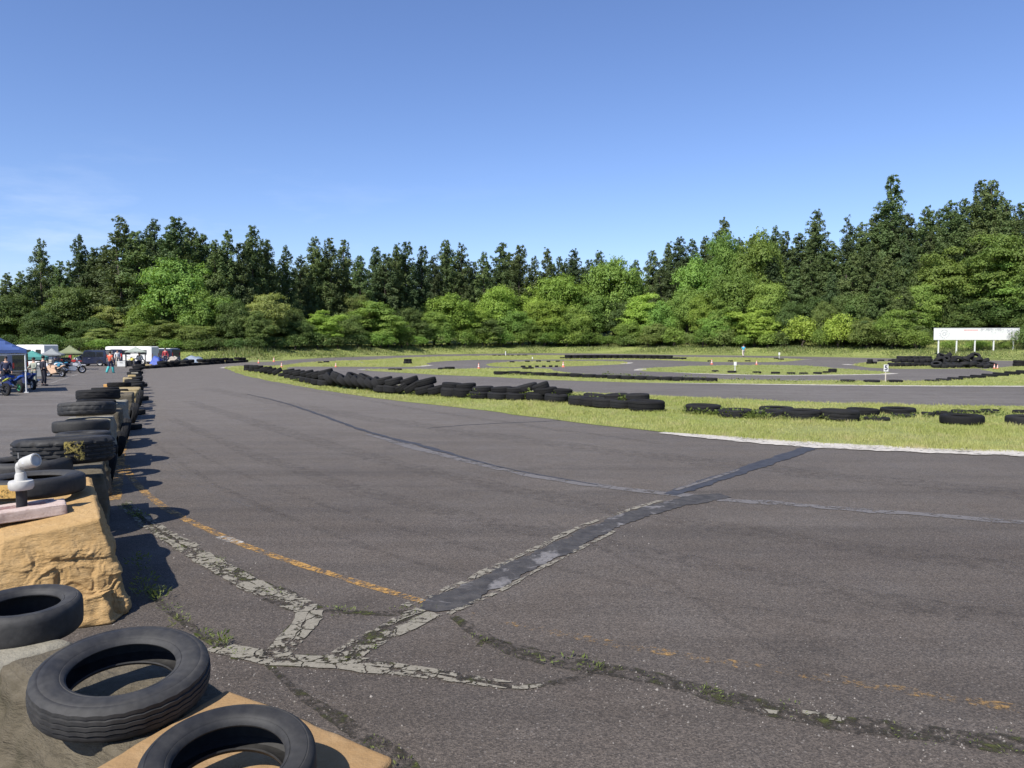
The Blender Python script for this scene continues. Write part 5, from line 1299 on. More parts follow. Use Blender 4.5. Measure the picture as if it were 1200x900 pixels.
# the sponsor board on the bank
yb = interp(1145, FOOT) + 7.0
p0, p1 = P(1094.5, 384.6, yb), P(1195, 384.6, yb); Wd = p1.x - p0.x; zt = p0.z; zb = P(1145, 398.4, yb).z; cx = (p0.x + p1.x) / 2; gz = terr(cx, yb)
e = empty('sponsor_board', (cx, yb, gz)); tag(e, 'long white advertising board on five posts before the right-hand wood', 'billboard')
hB = zt - zb; zc = (zt + zb) / 2 - gz
m = MB(); m.box((0, 0, zc), (Wd, .06, hB), None, .01); panel = m.build('panel', 'white', e)
m = MB(); m.box((0, .02, zc + hB / 2 + .03), (Wd + .1, .12, .06)); m.build('top_rail', 'grey_fabric', e)
for px in (1100.3, 1121.5, 1143, 1165, 1188):
    x = P(px, 400, yb).x - cx; m = MB(); m.box((x, .10, (zc - hB / 2 + .25) / 2 - .15), (.16, .12, zc - hB / 2 + .55), None, .01); m.build('post', 'white', e)
def bx(px): return P(px, 390, yb).x - cx
def bz(py): return P(1145, py, yb).z - gz
rk = random.Random(8)
m = MB()                                   # round emblem at left: a broken ring with a dark core
def disc(m, x, z, r, y=-.034, seg=14, sq=1.0): m.add([(x + r * math.cos(2 * PI * i / seg), y, z + r * sq * math.sin(2 * PI * i / seg)) for i in range(seg)], [tuple(range(seg))])
def arc(m, x, z, r0, r1, a0, a1, n=8, y=-.034):
    vs = []
    for i in range(n + 1):
        t = R(a0 + (a1 - a0) * i / n); vs += [(x + r0 * math.cos(t), y, z + r0 * math.sin(t)), (x + r1 * math.cos(t), y, z + r1 * math.sin(t))]
    m.add(vs, [(2 * i, 2 * i + 1, 2 * i + 3, 2 * i + 2) for i in range(n)])
ex, ez = bx(1106.5), bz(391.5)
arc(m, ex, ez, .52, .60, 30, 150); arc(m, ex, ez, .50, .56, 170, 250); arc(m, ex, ez, .16, .26, 0, 360, 16); arc(m, ex, ez + .02, .34, .40, -20, 60)
for a in range(200, 345, 24): disc(m, ex + .66 * math.cos(R(a)), ez + .55 * math.sin(R(a)), .06)
disc(m, ex - .62, ez + .1, .07); disc(m, ex + .68, ez + .05, .06); m.build('emblem', 'grey_ink', panel)
m = MB()
x = bx(1129.5)
while x < bx(1145): 
    w = rk.uniform(.09, .16); m.add([(x, -.035, bz(387.6)), (x + w, -.035, bz(387.6)), (x + w, -.035, bz(386.2)), (x, -.035, bz(386.2))], [(0, 1, 2, 3)]); x += w + .04
m.build('red_lettering', 'red_ink', panel)
m = MB()                                   # faded grey print at the right
for i in range(60):
    px = rk.uniform(1147, 1176); t = rk.random() ** 1.6; py = 385.4 + t * rk.uniform(2, 7)
    disc(m, bx(px), bz(py), rk.uniform(.04, .15) * (1.15 - t), -.034 - i * .00005, 9, rk.uniform(.5, 1.3))
for i in range(90):
    px = rk.uniform(1180, 1193.5); py = rk.uniform(386, 396.6); disc(m, bx(px), bz(py), rk.uniform(.06, .20), -.034 - i * .00005, 8, .8)
m.build('grey_print', 'grey_ink', panel)

# ------------------------------------------------------------------ people
def tube_person(px, yb, lb, top, legs, shoes='dark_cloth', hpx=None, face=0.0, pose='stand', x=None, hat=None, H=1.68, name='person', arms='skin', z=0.0, boots=None):
    q = G(px, yb) if x is None else V3(x); e = empty(name, (q.x, q.y, z), R(face)); tag(e, lb, 'person')
    s = H / 1.72; e.scale = (s, s, s)
    sit = pose == 'sit'; lean = .0
    hz = .52 if sit else .92
    hipL, hipR = V3((-.10, 0, hz)), V3((.10, 0, hz))
    if sit: kn = [V3((-.12, -.40, .50)), V3((.12, -.40, .50))]; an = [V3((-.12, -.42, .09)), V3((.12, -.40, .09))]
    elif pose == 'walk': kn = [V3((-.10, -.16, .50)), V3((.10, .05, .49))]; an = [V3((-.10, -.20, .09)), V3((.10, .32, .13))]
    else: kn = [V3((-.12, -.02, .49)), V3((.12, -.03, .49))]; an = [V3((-.14, 0, .09)), V3((.14, .02, .09))]
    dz = hz - .92; fwd = -.05 if pose == 'bend' else 0
    sh = V3((0, fwd, 1.40 + dz)); nk = V3((0, fwd * 1.2, 1.50 + dz)); hd = V3((0, fwd * 1.5 - .02, 1.62 + dz))
    if pose == 'arms': el = [V3((-.30, -.12, 1.14)), V3((.30, -.12, 1.14))]; ha = [V3((-.16, -.32, 1.10)), V3((.16, -.32, 1.10))]
    elif sit: el = [V3((-.27, -.10, 1.12 + dz)), V3((.27, -.10, 1.12 + dz))]; ha = [V3((-.16, -.36, .62)), V3((.16, -.36, .62))]
    elif pose == 'walk': el = [V3((-.26, .10, 1.13)), V3((.26, -.08, 1.13))]; ha = [V3((-.26, -.04, .90)), V3((.25, -.28, .98))]
    else: el = [V3((-.27, .03, 1.12)), V3((.27, .03, 1.12))]; ha = [V3((-.28, -.06, .86)), V3((.28, -.05, .86))]
    def skin_obj(nm, verts, edges, rad, mat, parent, sub=1):
        me = bpy.data.meshes.new(nm); me.from_pydata([tuple(v) for v in verts], edges, []); o = bpy.data.objects.new(nm, me); COL.objects.link(o)
        md = o.modifiers.new('skin', 'SKIN')
        if not me.skin_vertices: me.skin_vertices.new()
        for i, r in enumerate(rad): me.skin_vertices[0].data[i].radius = r if isinstance(r, tuple) else (r, r); me.skin_vertices[0].data[i].use_root = (i == 0)
        sb = o.modifiers.new('sub', 'SUBSURF'); sb.levels = sb.render_levels = sub
        dg = bpy.context.evaluated_depsgraph_get(); new = bpy.data.meshes.new_from_object(o.evaluated_get(dg)); bpy.data.objects.remove(o)
        for p in new.polygons: p.use_smooth = True
        return link(nm, new, mat, parent)
    # one continuous body
    V = [V3((0, 0, hz + .06)), V3((0, fwd * .5, 1.14 + dz)), sh, nk, hd, hd + V3((0, 0, .11))]
    E = [(0, 1), (1, 2), (2, 3), (3, 4), (4, 5)]; Rr = [(.13, .10), (.125, .095), (.12, .09), .052, (.080, .095), (.062, .075)]
    for sgn, i in ((-1, 0), (1, 1)):
        b = len(V); shv = V3((sgn * .175, fwd, 1.40 + dz)); hv = ha[i] + (ha[i] - el[i]).normalized() * .09
        V += [shv, el[i], ha[i], hv]; E += [(2, b), (b, b + 1), (b + 1, b + 2), (b + 2, b + 3)]; Rr += [.058, .043, .030, (.036, .022)]
        # finger tips
        for f in (-1, 0, 1):
            V.append(hv + (ha[i] - el[i]).normalized() * (.075 - .012 * abs(f)) + V3((0, f * .022, 0))); E.append((b + 3, len(V) - 1)); Rr.append(.010)
    for i, hp in ((0, hipL), (1, hipR)):
        b = len(V); V += [hp, kn[i], an[i], an[i] + V3((0, -.15, -.045))]; E += [(0, b), (b, b + 1), (b + 1, b + 2), (b + 2, b + 3)]; Rr += [.088, .058, .040, .036]
    body = skin_obj('body', V, E, Rr, 'skin', e)
    # face
    m = MB()
    for sx in (-1, 1): m.ball(hd + V3((sx * .032, -.088, .035)), .011, 8, 6)
    m.build('eyes', 'hair', body, True)
    m = MB(); m.ball(hd + V3((0, -.102, .0)), (.015, .022, .025), 8, 6); m.build('nose', 'skin', body, True)
    m = MB(); m.ball(hd + V3((0, .015, .065)), (.092, .108, .095), 14, 10); m.build('hat' if hat else 'hair', hat or 'hair', e, True)
    # clothes: a shirt with sleeves and trousers, slightly larger than the body
    SV = [V3((0, 0, hz - .06)), V3((0, fwd * .5, 1.14 + dz)), V3((0, fwd, 1.38 + dz)), V3((0, fwd * 1.1, 1.455 + dz))]; SE = [(0, 1), (1, 2), (2, 3)]; SR = [(.165, .125), (.160, .125), (.155, .12), (.068, .068)]
    full = arms != 'skin'
    for sgn, i in ((-1, 0), (1, 1)):
        b = len(SV); shv = V3((sgn * .18, fwd, 1.395 + dz)); SV += [shv, shv.lerp(el[i], .62)]; SE += [(2, b), (b, b + 1)]; SR += [.078, .066]
        if full: SV += [el[i], ha[i]]; SE += [(b + 1, b + 2), (b + 2, b + 3)]; SR += [.060, .046]
    skin_obj('shirt', SV, SE, SR, top, e)
    TV = [V3((0, 0, hz + .13))]; TE = []; TR = [(.150, .115)]
    for i, hp in ((0, hipL), (1, hipR)):
        b = len(TV); TV += [hp, kn[i], an[i] + V3((0, 0, .02))]; TE += [(0, b), (b, b + 1), (b + 1, b + 2)]; TR += [.108, .080, .066]
    skin_obj('trousers', TV, TE, TR, legs, e)
    for i in (0, 1):
        if boots:
            m = MB(); m.tube([an[i] + V3((0, 0, -.05)), an[i].lerp(kn[i], .5), an[i].lerp(kn[i], 1.0)], [.085, .10, .105], 12); m.build('boot', boots, e, True)
        m = MB(); m.ball(an[i] + V3((0, -.06, -.045)), (.05, .135, .048), 10, 8); m.build('shoe', shoes, e, True)
    return e
tube_person(51.5, 452.0, 'person in black clothes standing beside the parked motorcycles', 'dark_cloth', 'dark_cloth', face=150, arms='long', H=1.60)
tube_person(40.5, 453.0, 'person in grey green clothes standing behind the white tent pole', 'sage_cloth', 'sage_cloth', face=-20, pose='arms', arms='long', H=1.52)
tube_person(129.5, 437.2, 'person in an orange shirt and teal trousers walking on the paddock', 'orange_cloth', 'navy_cloth', 'teal_cloth', face=170, pose='walk', H=1.60, boots='teal_cloth')
tube_person(871, 418.4, 'person in a bright blue shirt walking on the far track', 'sky_cloth', 'cream_cloth', 'dark_cloth', face=180, pose='walk', H=1.75)
tube_person(8, 452.0, 'person in dark clothes standing in the shade under the blue canopy', 'navy_cloth', 'dark_cloth', face=30, arms='long', H=1.55)
tube_person(164, 429.6, 'person in white sitting under the sage awning by the camper', 'white_cloth', 'dark_cloth', face=20, pose='sit', arms='long', H=1.72)
tube_person(194, 427.6, 'person in a dark red top beside the far blue tarpaulin', 'red_cloth', 'navy_cloth', face=10, arms='long', H=1.62)
tube_person(138, 429.0, 'person in pale clothes standing by the camper door', 'white_cloth', 'cream_cloth', face=40, arms='long', H=1.52)
# stool for the sitting person
q = G(164, 429.6); m = MB(); m.box((0, .02, .41), (.40, .40, .05), None, .01)
for sx in (-1, 1):
    for sy in (-1, 1): m.tube([(sx * .16, sy * .16 + .02, 0), (sx * .15, sy * .15 + .02, .40)], .016, 6)
o = m.build('camp_stool', 'dark_metal', None, False, 40, (q.x, q.y, 0)); tag(o, 'dark camp stool under the person in white', 'stool')

# ------------------------------------------------------------------ canopies
def canopy(name, lb, c, w, d, rz, he, hp, mat, frame='white', valance=.22, poles=True, open_=True, skirt=None):
    e = empty(name, (c[0], c[1], 0), R(rz)); tag(e, lb, 'canopy tent')
    N = 6; vs = []; 
    def roof(u, v):
        k = max(abs(u), abs(v)); sag = .10 * math.sin(k * PI) ; return hp - (hp - he) * k - sag * (hp - he)
    m = MB(); n = 2 * N + 1
    for i in range(n):
        for j in range(n):
            u, v = i / N - 1, j / N - 1; vs.append((u * w / 2, v * d / 2, roof(u, v)))
    m.add(vs, [(i * n + j, (i + 1) * n + j, (i + 1) * n + j + 1, i * n + j + 1) for i in range(n - 1) for j in range(n - 1)])
    o = m.build('roof', mat, e)
    md = o.modifiers.new('thick', 'SOLIDIFY'); md.thickness = .012
    m = MB()
    for (x0, y0, x1, y1) in ((-1, -1, 1, -1), (1, -1, 1, 1), (1, 1, -1, 1), (-1, 1, -1, -1)):
        a = [(x0 * w / 2 * 1.004, y0 * d / 2 * 1.004), (x1 * w / 2 * 1.004, y1 * d / 2 * 1.004)]; K = 8
        vs = []
        for k in range(K + 1):
            t = k / K; x, y = a[0][0] + (a[1][0] - a[0][0]) * t, a[0][1] + (a[1][1] - a[0][1]) * t; dz = .03 * abs(math.sin(t * PI * 4))
            vs += [(x, y, he + .005), (x * 1.006, y * 1.006, he - valance + dz)]
        m.add(vs, [(2 * k, 2 * k + 1, 2 * k + 3, 2 * k + 2) for k in range(K)])
    o = m.build('valance', mat, e); md = o.modifiers.new('thick', 'SOLIDIFY'); md.thickness = .008
    for sx, sy in ((-1, -1), (1, -1), (1, 1), (-1, 1)):
        m = MB(); x, y = sx * (w / 2 - .05), sy * (d / 2 - .05); m.tube([(x, y, 0), (x, y, he)], .03, 8); m.box((x, y, .02), (.18, .18, .04), None, .01); m.box((x, y, 1.05), (.09, .09, .08), None, .01); m.build('pole', frame, e)
    m = MB()
    for (x0, y0, x1, y1) in ((-1, -1, 1, -1), (1, -1, 1, 1), (1, 1, -1, 1), (-1, 1, -1, -1)):
        z = he - valance - .05; m.tube([(x0 * (w / 2 - .05), y0 * (d / 2 - .05), z), (x1 * (w / 2 - .05), y1 * (d / 2 - .05), z)], .032, 6)
    m.build('frame_bar', frame, e)
    if skirt:
        m = MB(); K = 24; vs = []
        for k in range(K + 1):
            t = k / K; vs += [(w / 2 - .02 + .04 * math.sin(k * 1.9), -d / 2 + d * .95 * t, he - .1), (w / 2 - .02 + .08 * math.sin(k * 1.9 + .4), -d / 2 + d * .95 * t, .15)]
        m.add(vs, [(2 * k, 2 * k + 1, 2 * k + 3, 2 * k + 2) for k in range(K)]); o = m.build('side_curtain', skirt, e); md = o.modifiers.new('thick', 'SOLIDIFY'); md.thickness = .01
    return e
q = G(31, 460.4); Wc = 3.3
_h = Wc / 2 - .05; canopy('canopy_tent', 'blue canopy tent with white poles at the left edge', (q.x - (.848 + .530) * _h, q.y + (.848 - .530) * _h), Wc, Wc, 32, 2.02, 3.05, 'blue_fabric', 'white', .16)
q = P(38, 415, 52); canopy('canopy_tent', 'teal canopy tent just behind the blue one', (q.x, 52), 1.7, 1.7, 25, 1.34, 1.78, 'teal_fabric', 'dark_metal', .2)
q = P(61, 416, 60); canopy('canopy_tent', 'flat grey canopy tent left of the olive one', (q.x, 60), 1.5, 1.5, 20, 1.36, 1.85, 'grey_fabric', 'dark_metal', .1)
q = P(82, 414, 64); canopy('canopy_tent', 'pale olive canopy tent in front of the dark van', (q.x, 64), 1.85, 1.85, 30, 1.42, 2.05, 'olive_fabric', 'dark_metal', .12)
q = P(168, 413, 72); canopy('canopy_tent', 'small sage awning in front of the white camper', (q.x, 70.5), 1.7, 1.8, 25, 1.42, 1.85, 'sage_fabric', 'dark_metal', .1)

# ------------------------------------------------------------------ vehicles
def wheel_at(parent, x, y, r, w, rim_mat='chrome', spokes=5, name='wheel', axis='Y', tmat='rubber'):
    M = Matrix.Translation((x, y, r)) @ Matrix.Rotation(PI / 2, 4, 'X'); k = r
    m = MB(); m.lathe([(k * .62, -w * .45), (k * .80, -w * .5), (k * .95, -w * .45), (k, -w * .25), (k, w * .25), (k * .95, w * .45), (k * .80, w * .5), (k * .62, w * .45)], 24, M, True); t = m.build('wheel', tmat, parent, True)
    m = MB(); m.lathe([(k * .55, -w * .36), (k * .64, -w * .42), (k * .64, w * .42), (k * .55, w * .36)], 24, M, True); m.lathe([(0, -w * .3), (k * (.14 if spokes > 6 else .46), -w * .3), (k * (.14 if spokes > 6 else .46), w * .3), (0, w * .3)], 12, M)
    for s in range(spokes):
        a = 2 * PI * s / spokes; d = V3((math.cos(a), math.sin(a), 0)); m.tube([M @ (d * k * .1), M @ (d * k * .58)], k * .05, 5)
    m.build('rim', rim_mat, t, True); return t
def van(name, cat, lb, c, rz, L_, W_, H_, body, style='mini'):
    e = empty(name, (c[0], c[1], 0), R(rz)); tag(e, lb, cat)
    gc = .18; hb = H_
    if style == 'mini': prof = [(-L_ / 2, gc + .05), (L_ / 2 - .05, gc), (L_ / 2, .55), (L_ / 2 - .12, .80), (L_ * .30, .98), (L_ * .16, hb - .06), (L_ * .08, hb), (-L_ * .42, hb), (-L_ / 2 + .04, hb - .10), (-L_ / 2, .9)]
    elif style == 'box': prof = [(-L_ / 2, gc + .1), (L_ / 2 - .05, gc), (L_ / 2, .6), (L_ / 2 - .10, .95), (L_ * .42, 1.05), (L_ * .36, hb - .42), (L_ * .47, hb - .30), (L_ * .46, hb - .04), (L_ * .40, hb), (-L_ * .47, hb), (-L_ / 2, hb - .08)]
    else: prof = [(-L_ / 2, gc + .05), (L_ / 2 - .04, gc), (L_ / 2, .6), (L_ / 2 - .05, .92), (L_ * .42, 1.0), (L_ * .34, hb - .08), (L_ * .28, hb), (-L_ * .46, hb), (-L_ / 2, hb - .1)]
    m = MB(); m.prism(prof, -W_ / 2, W_ / 2, None, .05); m.build('body', body, e, True, 30)
    y = -W_ / 2 - .006
    for sgn in (-1, 1):
        yy = sgn * (W_ / 2 + .002)
        rows = [(-L_ * .42, -L_ * .20), (-L_ * .18, .0), (.02, L_ * (.20 if style == 'mini' else .26))] if style != 'box' else [(-L_ * .40, -L_ * .22), (-L_ * .06, L_ * .14), (L_ * .20, L_ * .33)]
        for i, (x0, x1) in enumerate(rows):
            z0, z1 = (hb * .58, hb * .88) if style != 'box' else ((hb * .56, hb * .80) if i < 2 else (hb * .50, hb * .74))
            m = MB(); tp = .12 if (i == 2 and style == 'mini') else 0
            vs = [(x0, yy, z0), (x1 + tp, yy, z0), (x1 - tp, yy, z1), (x0, yy, z1)]; vs += [(a, b - sgn * .02, c_) for a, b, c_ in vs]
            m.add([(a, b + sgn * .006, c_) for a, b, c_ in vs[:4]] + vs[4:], [(0, 1, 2, 3), (0, 4, 5, 1), (1, 5, 6, 2), (2, 6, 7, 3), (3, 7, 4, 0)]); m.build('window', 'glass_dark', e)
        m = MB(); m.box((L_ * .02, sgn * (W_ / 2 + .012), hb * .48), (.18, .03, .03), None, .006); m.build('door_handle', 'chrome', e)
        m = MB(); m.box((L_ * .30, sgn * (W_ / 2 + .09), hb * .60), (.10, .16, .14), None, .03); m.build('wing_mirror', body, e)
        m = MB(); m.box((L_ / 2 - .03, sgn * (W_ / 2 - .24), .72), (.10, .30, .16), None, .03); m.build('headlight', 'white', e)
        m = MB(); m.box((-L_ / 2, sgn * (W_ / 2 - .14), .95), (.05, .14, .34), None, .01); m.build('tail_light', 'red_paint', e)
        for x in (-L_ * .30, L_ * .31): wheel_at(e, x, sgn * (W_ / 2 - .09), .31, .20, 'white')
    # windscreen on the sloping front
    i0 = {'mini': (4, 5), 'box': (4, 5), 'van': (4, 5)}[style]; a, b = prof[i0[0]], prof[i0[1]]
    dx, dz = b[0] - a[0], b[1] - a[1]; ln = math.hypot(dx, dz); nx, nz = dz / ln * .012, -dx / ln * .012
    m = MB(); p = [(a[0] + dx * .06, a[1] + dz * .06), (a[0] + dx * .94, a[1] + dz * .94)]; ww = W_ / 2 - .12
    m.add([(p[0][0] + nx, -ww, p[0][1] + nz), (p[0][0] + nx, ww, p[0][1] + nz), (p[1][0] + nx, ww, p[1][1] + nz), (p[1][0] + nx, -ww, p[1][1] + nz)], [(0, 1, 2, 3)]); m.build('windscreen', 'glass_dark', e)
    m = MB(); m.box((L_ / 2 - .01, 0, .34), (.12, W_ * .92, .22), None, .04); m.build('bumper', body, e)
    return e
q = P(102, 429, 72); van('parked_minivan', 'van', 'dark navy minivan parked sideways behind the white dirt bike', (q.x, 73.2), 186, 2.9, 1.7, 1.52, 'navy', 'mini')
q = P(146, 428, 76); van('parked_camper', 'camper van', 'long white camper van parked at the far end of the paddock', (q.x, 77.5), 184, 4.6, 1.95, 1.82, 'van_white', 'box')
q = P(190, 426, 82); van('parked_van', 'van', 'white roofed dark van at the right end of the parked row', (q.x, 83), 170, 2.4, 1.6, 1.52, 'navy', 'van')
m = MB(); m.box((0, 0, 0), (1.5, 1.35, .06), None, .02); o = m.build('roof_panel', 'van_white', [u for u in bpy.data.objects if u.name.startswith('parked_van')][0], False, 40, (-.2, 0, 1.54))
q = P(36, 412, 66); van('parked_camper', 'camper van', 'white camper with a raised roof behind the teal canopy', (q.x - .4, 67.5), 175, 2.7, 1.9, 2.05, 'van_white', 'box')
q = P(8, 440, 48); van('parked_van', 'van', 'black van parked in the shade behind the blue canopy', (q.x, 46.5), 182, 3.6, 1.7, 1.75, 'navy', 'van')
q = P(120, 428, 74); van('parked_van', 'van', 'black van standing between the minivan and the white camper', (q.x, 78), 95, 3.2, 1.2, 1.60, 'navy', 'van')

def bike(lb, px, yb, rz, style, body, rim='chrome', seat='black_plastic', x=None):
    q = G(px, yb); e = empty('motorcycle', (q.x, q.y, 0), R(rz)); tag(e, lb, 'motorcycle', 'motorcycles in the paddock')
    e.scale = (.86, .86, .86); dirt = style == 'dirt'; r = .33 if dirt else .30; wb = .70
    wheel_at(e, wb, 0, r, .10 if dirt else .13, rim, 9); wheel_at(e, -wb, 0, r, .13 if dirt else .17, rim, 9)
    for t in e.children:
        pass
    m = MB(); m.tube([(wb, .10, r), (wb - .22, .10, .82), (wb - .28, .09, .96)], [.028, .03, .03], 8); m.tube([(wb, -.10, r), (wb - .22, -.10, .82), (wb - .28, -.09, .96)], [.028, .03, .03], 8); m.build('fork', 'chrome', e, True)
    m = MB(); hz = 1.02 if dirt else .92; m.tube([(wb - .36, -.36, hz + .02), (wb - .30, -.14, hz), (wb - .30, .14, hz), (wb - .36, .36, hz + .02)], .017, 8); m.build('handlebar', 'dark_metal', e, True)
    m = MB(); m.prism([(-.28, .26), (.22, .24), (.34, .46), (.16, .66), (-.18, .62), (-.32, .44)], -.14, .14, None, .04); m.build('engine', 'dark_metal' if not dirt else 'chrome', e, True, 30)
    m = MB(); m.tube([(-wb, .12, r), (-.22, .13, .42)], [.035, .04], 8); m.tube([(-wb, -.12, r), (-.22, -.13, .42)], [.035, .04], 8); m.tube([(wb - .30, 0, .86), (-.1, 0, .66), (-.3, 0, .46)], [.035, .04, .04], 8); m.build('frame', 'dark_metal', e, True)
    m = MB(); m.tube([(.26, -.12, .40), (.1, -.16, .26), (-.3, -.19, .30), (-.55, -.22, .42), (-.92, -.22, .56)], [.025, .025, .03, .055, .05], 10); m.build('exhaust', 'chrome', e, True)
    if dirt:
        m = MB(); m.prism([(-.02, .70), (.30, .62), (.44, .80), (.28, .92), (.02, .86)], -.15, .15, None, .05); m.build('fuel_tank', body, e, True, 30)
        m = MB(); m.prism([(.02, .84), (-.02, .76), (-.74, .84), (-.70, .92)], -.10, .10, None, .03); m.build('seat', seat, e, True, 30)
        m = MB(); m.prism([(-.55, .72), (-.60, .84), (-1.02, .96), (-1.0, .92)], -.08, .08, None, .03); m.build('rear_mudguard', body, e, True, 30)
        m = MB(); m.prism([(wb - .26, .72), (wb + .34, .70), (wb + .26, .76), (wb - .20, .80)], -.07, .07, None, .03); m.build('front_mudguard', body, e, True, 30)
        m = MB(); m.prism([(wb - .26, .84), (wb - .12, .82), (wb - .18, 1.04), (wb - .28, 1.04)], -.11, .11, None, .03); m.build('number_plate', 'white_fairing', e, True, 30)
    else:
        m = MB(); m.prism([(-.34, .34), (.30, .22), (.52, .48), (.80, .66), (.78, .80), (.52, .98), (.36, .92), (.30, .70), (-.10, .62)], -.19, .19, None, .06); m.build('fairing', body, e, True, 30)
        m = MB(); m.prism([(-.12, .64), (.34, .70), (.30, .88), (.12, .93), (-.10, .80)], -.16, .16, None, .06); m.build('fuel_tank', body, e, True, 30)
        m = MB(); m.prism([(-.10, .70), (-.66, .82), (-.64, .88), (-.12, .78)], -.13, .13, None, .04); m.build('seat', seat, e, True, 30)
        m = MB(); m.prism([(-.30, .62), (-.95, .90), (-.90, .97), (-.62, .88), (-.2, .74)], -.11, .11, None, .04); m.build('tail_fairing', body, e, True, 30)
        m = MB(); m.prism([(wb - .22, .60), (wb + .22, .50), (wb + .20, .54), (wb - .1, .66), (wb - .22, .66)], -.08, .08, None, .03); m.build('front_mudguard', body, e, True, 30)
        m = MB(); m.prism([(.60, .86), (.72, .82), (.52, 1.08), (.46, 1.06)], -.12, .12, None, .04); m.build('screen', 'glass_dark', e, True, 30)
    m = MB(); m.tube([(-.1, .14, .30), (-.16, .34, .02)], .014, 6); m.build('side_stand', 'dark_metal', e)
    return e
bike('blue sports motorcycle with a green rear rim under the blue canopy', 15, 459.8, 152, 'sport', 'blue_paint', 'green_rim')
bike('blue sports motorcycle with white rims just right of the white tent pole', 34, 456.0, 140, 'sport', 'blue_paint', 'white_fairing')
bike('motorcycle with a lime tail cut off by the left edge', -4, 463.5, 160, 'dirt', 'lime_fairing', 'dark_metal')
bike('cream and orange motorcycle with a low fairing beside the person in black', 65.5, 441.8, 160, 'sport', 'orange_fairing', 'chrome')
bike('white and teal motorcycle behind the cream and orange one', 71.5, 437.0, 150, 'sport', 'teal_paint', 'chrome')
bike('purple and white motorcycle behind the person in black', 57.5, 438.5, 165, 'sport', 'white_fairing', 'dark_metal')
bike('white dirt motorcycle parked at the right end of the bike row', 85.5, 437.6, 35, 'dirt', 'white_fairing', 'chrome', 'navy_cloth')
bike('yellow motorcycle leaning behind the far end of the barrier', 157, 429.4, 150, 'dirt', 'yellow_fairing', 'dark_metal')
bike('small red and white motorcycle in front of the dark minivan', 84, 431.8, 20, 'dirt', 'red_paint', 'white_fairing')
bike('cream motorcycle beside the far tyre row', 200, 426.8, 10, 'sport', 'cream_cloth', 'dark_metal')
# toolboxes, tarpaulins and odds and ends of the paddock
def tarp(lb, px, yb, w, d, h, mat, seed, cat='tarpaulin'):
    q = G(px, yb); m = MB(); n = 13; vs = []
    for i in range(n):
        for j in range(n):
            u, v = i / (n - 1) * 2 - 1, j / (n - 1) * 2 - 1; k = max(abs(u), abs(v))
            z = h * (1 - smooth((k - .25) / .75)) * (1 + .35 * mnoise.noise(V3((u * 2, v * 2, seed)))) + .02
            if k > .99: z = 0
            vs.append((u * w / 2, v * d / 2, max(0, z)))
    m.add(vs, [(i * n + j, (i + 1) * n + j, (i + 1) * n + j + 1, i * n + j + 1) for i in range(n - 1) for j in range(n - 1)])
    o = m.build('covered_load', mat, None, True, 60, (q.x, q.y, .006)); tag(o, lb, cat); return o
tarp('bright blue tarpaulin heap with a peak beside the sage awning', 184, 427.8, 1.3, 1.1, .80, 'tarp_blue', 1)
tarp('long grey blue tarpaulin behind the far tyre row', 227, 424.6, 2.9, 1.6, .62, 'tarp_grey', 2)
def crate(lb, px, yb, w, d, h, mat):
    q = G(px, yb); e = empty('tool_crate', (q.x, q.y, .006), R(12)); tag(e, lb, 'crate')
    m = MB(); m.box((0, 0, h * .42), (w, d, h * .84), None, .03, .96 if False else 1.0); m.build('box', mat, e)
    m = MB(); m.box((0, 0, h * .92), (w * 1.04, d * 1.04, h * .14), None, .02); m.build('lid', mat, e)
    m = MB(); m.tube([(-w * .15, -d * .53, h * .8), (-w * .15, -d * .60, h * .8), (w * .15, -d * .60, h * .8), (w * .15, -d * .53, h * .8)], .012, 6); m.build('handle', 'dark_metal', e)
crate('cream storage box below the grey canopy tent', 55.5, 436.0, .8, .5, .95, 'cream_cloth')
crate('red storage box between the bikes and the minivan', 80, 429.8, .7, .5, .6, 'red_paint')
crate('white cool box on the ground beside the white pole', 33, 448.5, .6, .4, .45, 'white')
crate('dark tool chest in the shade under the blue canopy', 17, 451.5, 1.0, .6, .8, 'dark_metal')
crate('white storage box below the white camper', 143, 429.6, .7, .5, .5, 'white')
crate('black equipment case between the tents and the bike row', 59, 433.5, .9, .6, .7, 'black_plastic')
crate('dark stack of gear under the olive canopy', 74, 430.5, 1.1, .7, .9, 'dark_metal')
crate('grey equipment box under the teal canopy', 44, 441.5, .8, .6, .8, 'grey_fabric')
crate('black gear box at the foot of the white camper', 150, 429.4, .8, .6, .55, 'black_plastic')
tube_person(66, 432.5, 'person in a dark blue jacket standing under the olive canopy', 'navy_cloth', 'dark_cloth', face=200, arms='long', H=1.50)
tube_person(82.5, 430.6, 'person in a red top crouched over the red bike by the minivan', 'red_cloth', 'navy_cloth', face=140, pose='bend', arms='long', H=1.42)
bike('black motorcycle with a red tank between the tents and the dirt bike', 78, 435.0, 140, 'sport', 'dark_metal', 'red_paint')
# bay line of the paddock
ribbon('white_line', [(60, 449, .12), (78, 443, .12), (96, 436.6, .12), (112, 431.6, .12)], 'line_white', .009, .15, .3, 1, 90)
ribbon('sealed_seam', [(60, 473, .06), (100, 466, .06), (135, 446, .07), (112, 441, .07)], 'seam_grey', .009, .3, .3, 1, 91)
